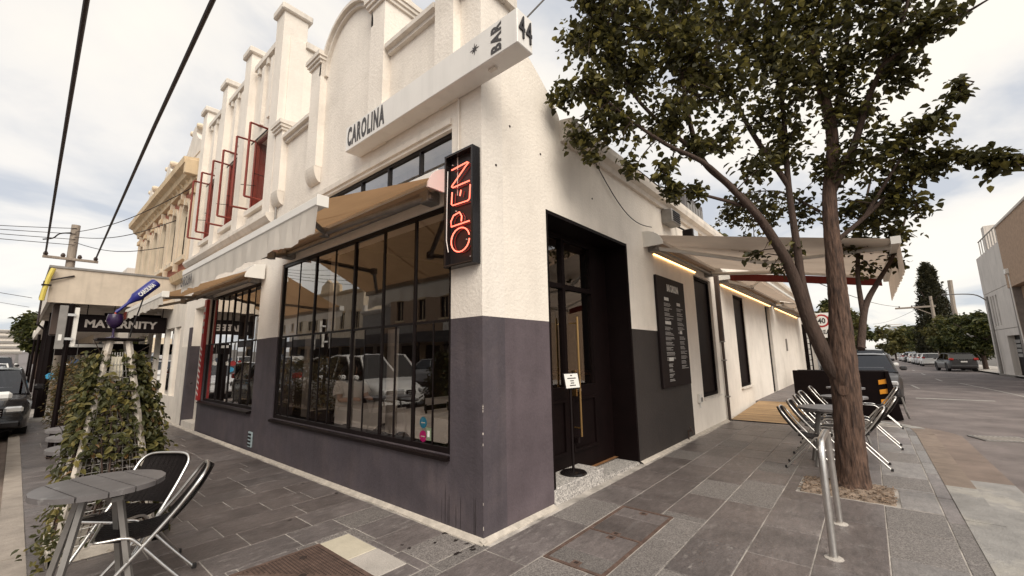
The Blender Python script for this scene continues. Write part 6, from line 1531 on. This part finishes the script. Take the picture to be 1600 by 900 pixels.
for lab, x, y, h, cr, cz, sd_i in (('leafy street tree beyond the canopy on the main street', -1.6, 44, 5.4, (1.6, 2, 1.6), 3.4, 61), ('taller street tree further along the main street kerb', -1.4, 58, 6.4, (1.8, 2.4, 2), 4, 62), ('street tree far down the main street', -1.2, 85, 8, (2.4, 3, 2.6), 4.6, 63), ('distant street tree across the main street', -16.5, 150, 9, (4, 4, 3), 5, 64), ('second distant street tree across the main street', -17, 185, 10, (4, 4, 4), 5, 65)):
    bg_tree('background_tree', lab, x, y, h, cr, cz, 2200, .3 if y < 100 else .6, LEAFB, sd_i, group='trees along the main street')

# ------------------------------------------------------------------ side street: concrete building, brick building, poles and signs
KB2 = thing('concrete_building', 'pale concrete clad building with narrow slot windows on the side street', 'building', (38, -9.3, -.3))
gx0, gx1, gy = 34.6, 41.9, -9.3
zt_ = 7.85
for a, b, c, d in ((gx0, gx1, 5.2, zt_), (gx0, gx1, 2.66, 5.17), (37.6, gx1, -.4, 2.63), (gx0, 37.58, 2.2, 2.63)):
    MB().cells('Y', gy-.3, gy, [a, 38.2, 38.6, 39.0, 39.35, 39.7, 40.0, b] if c == 2.66 else [a, b], [c, 2.9, 4.9, d] if c == 2.66 else [c, d], (lambda u, z: not (z > 2.9 and z < 4.9 and (38.2 < u < 38.6 or 39.0 < u < 39.35 or 39.7 < u < 40.0))) if c == 2.66 else (lambda u, z: True)).build('cladding_panel', CONCG, KB2)
for a, b in ((38.2, 38.6), (39.0, 39.35), (39.7, 40.0)): MB().box(a, b, gy-.28, gy-.2, 2.9, 4.9).build('slot_window', TOWER, KB2)
MB().box(gx0, gx1-.05, gy-9, gy-.301, -.4, zt_-.1).build('core', CONCG, KB2); MB().box(gx0+.1, 37.5, gy-.299, gy-.28, -.4, 2.2).build('entry_recess', BLACKM, KB2)
for i in range(4): MB().box(36.0, 37.2, gy-.27, gy-.2, .9+.28*i, 1.1+.28*i).build('letter_box', STEELG, KB2)
MB().box(gx1-.9, gx1-.1, gy-1.2, gy-.5, zt_, zt_+2.2).build('roof_stack', CONCG, KB2)
for i in range(9): MB().tube([(gx1-1.2-.7*i, gy-.1, zt_), (gx1-1.2-.7*i, gy-.1, zt_+1.05)], .03, 5).build('baluster', STEELG, KB2)
MB().tube([(gx1-1.0, gy-.1, zt_+1.05), (gx0, gy-.1, zt_+1.05)], .04, 6).build('handrail', STEELG, KB2)
BK = thing('brick_building', 'tan brick upper storeys overhanging beside the concrete building', 'building', (30, -9.2, -.2))
MB().box(20, gx0-.02, gy-9, gy+.1, 4.9, 8.55).build('upper_wall', BRICKT, BK); MB().box(20, gx0-.02, gy-9, gy-.3, -.4, 4.899).build('lower_wall', BRICKT, BK); MB().box(34.0, gx0-.03, gy-.301, gy+.03, -.4, 7.6).build('corner_strip', mat('grey_brick', (.22, .19, .17), .85, var=.2), BK)
MB().cbox(20, gx0, gy-.05, gy+.16, 8.55, 8.7, .02).build('coping', CONCG, BK)
MB().cbox(33.6, 33.9, gy+.03, gy+.25, 4.95+.7, 5.25+.7, .03).build('wall_light', WHITEM, BK); MB().tube([(33.75, gy+.12, 5.7), (33.6, gy+.12, 3), (33.1, gy+.12, -.2)], .03, 6).build('conduit', WHITEM, BK)
# sign post with two legs, street lamp arm, pole with cross arm, timber post
sx = px(1520, 576, 'Z', -.3); s1 = px(1516, 520, 'X', sx.x); s2 = px(1521, 541, 'X', sx.x)
PS = thing('street_sign', 'white parking sign on a twin post by the concrete building', 'sign', (sx.x, sx.y, gz(sx.x, 0)))
MB().tube([(sx.x, sx.y, -.4), (sx.x, sx.y+.02, s1.z)], .04, 6).build('post', STEELG, PS); MB().tube([(sx.x-.4, sx.y-1.0, -.4), (sx.x, sx.y-.1, s2.z)], .035, 6).build('brace', WHITEM, PS)
q = MB().box(sx.x-.1, sx.x-.06, sx.y-.42, sx.y+.40, s2.z, s1.z).build('sign_plate', WHITEP, PS); MB().box(sx.x-.106, sx.x-.101, sx.y-.2, sx.y+.2, s2.z+.5, s2.z+1.0).build('print', GREYP, PS)
po = px(1461, 505, 'X', 66); pt2 = px(1450, 463, 'X', 66); 
P2 = thing('utility_pole', 'pale utility pole with cross arm in front of the cypress', 'pole', (66, po.y, gz(66, 0)))
MB().tube([(66, po.y, gz(66, 0)), (66, po.y, pt2.z)], [.2, .14], 8).build('pole', TIMB, P2); q = MB().cbox(65.9, 66.1, po.y-.3, po.y+3.2, pt2.z-1.3, pt2.z-1.1, .02).build('cross_arm', TIMB, P2); MB().tube([(66, po.y, pt2.z-2.2), (66, po.y+1.4, pt2.z-1.3)], .05, 6).build('brace', TIMB, P2)
for i in range(3): MB().lathe([(.06, 0), (.08, .08), (0, .2)], 8, (66, po.y+.6+1.1*i, pt2.z-1.1)).build('insulator', DKBROWN, P2)
p3 = px(1490, 480, 'X', 60); p4 = px(1484, 439, 'X', 60)
P3 = thing('timber_post', 'bare tilted timber post rising beside the cypress', 'pole', (60, p3.y, gz(60, 0))); MB().tube([(60, p3.y-.3, gz(60, 0)), (60, p3.y, p3.z), (60, p4.y, p4.z)], .19, 8).build('shaft', TIMB, P3); MB().lathe([(.2, 0), (.2, .06), (.0, .1)], 8, (60, p4.y, p4.z)).build('cap', TIMB, P3)
for i, (a, b) in enumerate((((66, po.y+2.8, pt2.z-1.0), (9.5, .3, 4.6)), ((66, po.y+1.7, pt2.z-1.0), (60, p4.y, p4.z-.4)), ((66, po.y+.6, pt2.z-1.0), (130, -4, 7.5)))):
    q = MB(); A, B = Vector(a), Vector(b); q.tube([A.lerp(B, k/16)-Vector((0, 0, .5*math.sin(PI*k/16))) for k in range(17)], .02, 5); tag(q.build('overhead_cable', WIREM), ('side street cable from the pale utility pole towards the bar', 'side street cable between the two poles by the cypress', 'side street cable running away from the pale utility pole')[i], 'cable')
lamp(40, -9.15, 5.2, (0, 2.0), 'street lamp arm reaching out in front of the concrete building')
# speed sign and gate behind the tree on the near side
spd = px(1284, 503, 'X', 22)
SS = thing('speed_sign', 'round red ringed speed sign behind the tree at the end of the white wing', 'sign', (22, spd.y, 0))
MB().tube([(22, spd.y, 0), (22, spd.y, spd.z+.5)], .035, 8).build('post', STEELG, SS); MB().cbox(21.93, 21.95, spd.y-.36, spd.y+.36, spd.z-.75, spd.z+.42, .004).build('plate', WHITEP, SS)
q = MB(); q.lathe([(.31, -.002), (.31, .002)], 28, (21.926, spd.y, spd.z+.05), 'X'); q.build('ring', REDS, SS); MB().lathe([(.23, -.002), (.23, .002)], 28, (21.921, spd.y, spd.z+.05), 'X').build('dial', WHITEP, SS); text('AREA', BLACKP, SS, (21.926, spd.y+.27, spd.z-.58), (0, -1, 0), (0, 0, 1), .54, .2, .003, .02); text('40', BLACKP, SS, (21.918, spd.y+.15, spd.z-.08), (0, -1, 0), (0, 0, 1), .3, .26, .003, .03)
GTE = thing('steel_gate', 'white side gate between dark posts at the end of the wing', 'gate', (25.4, -.1, -.1))
for x in (24.6, 26.4): MB().cbox(x-.07, x+.07, -.12, .05, -.3, 2.9, .01).build('post', BLACKM, GTE)
for i in range(8): MB().cbox(24.7, 26.3, -.06, -.03, .1+.3*i, .36+.3*i, .005).build('board', WHITEM, GTE)
WV = thing('white_shed', 'plain white rendered outbuilding beyond the side gate', 'building', (30, .6, -.2))
MB().cells('Y', .2, .5, [26.6, 28.0, 29.0, 31, 32, 33], [-.4, .9, 2.0, 3.3], lambda u, z: not ((28 < u < 29 or 31 < u < 32) and .9 < z < 2)).build('wall', STUCCO3, WV); MB().prism([(.0, 3.3), (.0, 3.4), (4, 4.2), (4, 3.3)], 26.5, 33.1, 'X').build('roof', STEELG, WV); MB().box(26.6, 33, 3.7, 4, -.4, 3.3).build('rear_wall', STUCCO3, WV)
for a in (28.0, 31.0): MB().box(a, a+1, .3, .34, .9, 2).build('window', mat_dkglass, WV)
# grey roof plant behind the tree
RP = thing('roof_plant_room', 'grey roof plant room and pale blue screen above the white wing', 'building', (13, 3.5, 4.2))
MB().cbox(10.2, 12.0, 1.2, 3.2, 4.2, 6.4, .02).build('plant_box', mat('dark_grey_cladding', (.10, .09, .09), .6), RP); MB().cbox(7.2, 9.8, 1.4, 3.4, 4.2, 5.3, .02).build('screen', mat('pale_blue_screen', (.42, .52, .56), .5), RP); 
for i in range(6): MB().box(10.3+.28*i, 10.5+.28*i, 1.18, 1.199, 4.5, 6.2).build('louvre_panel', STEELG, RP)
# far skyline
tw_ = px(1401, 520, 'X', 420)
TWB = thing('glass_tower', 'distant blue glass office tower at the end of the side street', 'building', (420, tw_.y, -2))
ztw = px(1401, 509, 'X', 420).z; wtw = abs(px(1388, 520, 'X', 420).y-px(1411, 520, 'X', 420).y)
MB().prism([(tw_.y-wtw/2, -3), (tw_.y-wtw/2, ztw*.94), (tw_.y, ztw), (tw_.y+wtw/2, ztw*.92), (tw_.y+wtw/2, -3)], 420, 440, 'X').build('glazed_wall', TOWER, TWB)
for i in range(12): MB().box(419.8, 419.99, tw_.y-wtw/2, tw_.y+wtw/2, 4+ztw*.075*i, 4.6+ztw*.075*i).build('floor_band', CONCG, TWB)
ap = px(6, 530, 'Y', 210); za = px(6, 515, 'Y', 210).z
AP = thing('apartment_block', 'distant pale apartment block with banded balconies across the main street', 'building', (ap.x-5, 215, gz(0, 210)))
MB().box(ap.x-14, ap.x+4.2, 210, 226, gz(0, 210)-1, za).build('wall', STUCCO3, AP)
for i in range(5): MB().box(ap.x-14, ap.x+4.3, 209.6, 209.99, za-.9-1.7*i, za-.2-1.7*i).build('balcony', GREYW, AP)
q = MB()
for i in range(60):
    a = rnd.uniform(0, 1); x = -60+rnd.uniform(0, 58); y = 260+rnd.uniform(0, 90); h_ = rnd.uniform(4, 9)
    if -16 < x < -1.5: continue
    q.box(x, x+rnd.uniform(6, 12), y, y+8, gz(0, y)-1, gz(0, y)+h_)
tag(q.build('distant_suburb', CREAML), 'hazy mass of far off houses closing the main street', 'houses', kind='stuff')
for i in range(4):
    y0 = 21.2+9*i; b = gz(0, y0)
    T = thing('shop_beyond', ('plain shop just beyond the canopy building', 'second plain shop beyond the canopy building', 'third plain shop beyond the canopy building', 'fourth plain shop beyond the canopy building')[i], 'building', (3, y0+4.5, b))
    MB().cells('X', 0, .3, [y0, y0+1, y0+4, y0+5, y0+8, y0+9], [b-.1, b+.5, b+2.6, b+5.5+.5*(i % 2)], lambda u, z: not (b+.5 < z < b+2.6 and (y0+1 < u < y0+4 or y0+5 < u < y0+8))).build('wall', (STUCCO3, CREAML, GREYW, BRICKT)[i], T)
    for a in (1, 5): MB().box(.15, .2, y0+a, y0+a+3, b+.5, b+2.6).build('shop_window', mat_dkglass, T)
    MB().box(-2.1, -.01, y0+.05, y0+8.9, b+3.0, b+3.4).build('verandah', STUCCO3, T); MB().tube([(-2.0, y0+.3, b), (-2.0, y0+.3, b+3)], .06, 8).build('post', BLACKM, T)
# keep the camera near plane free and finish
bpy.context.view_layer.update()
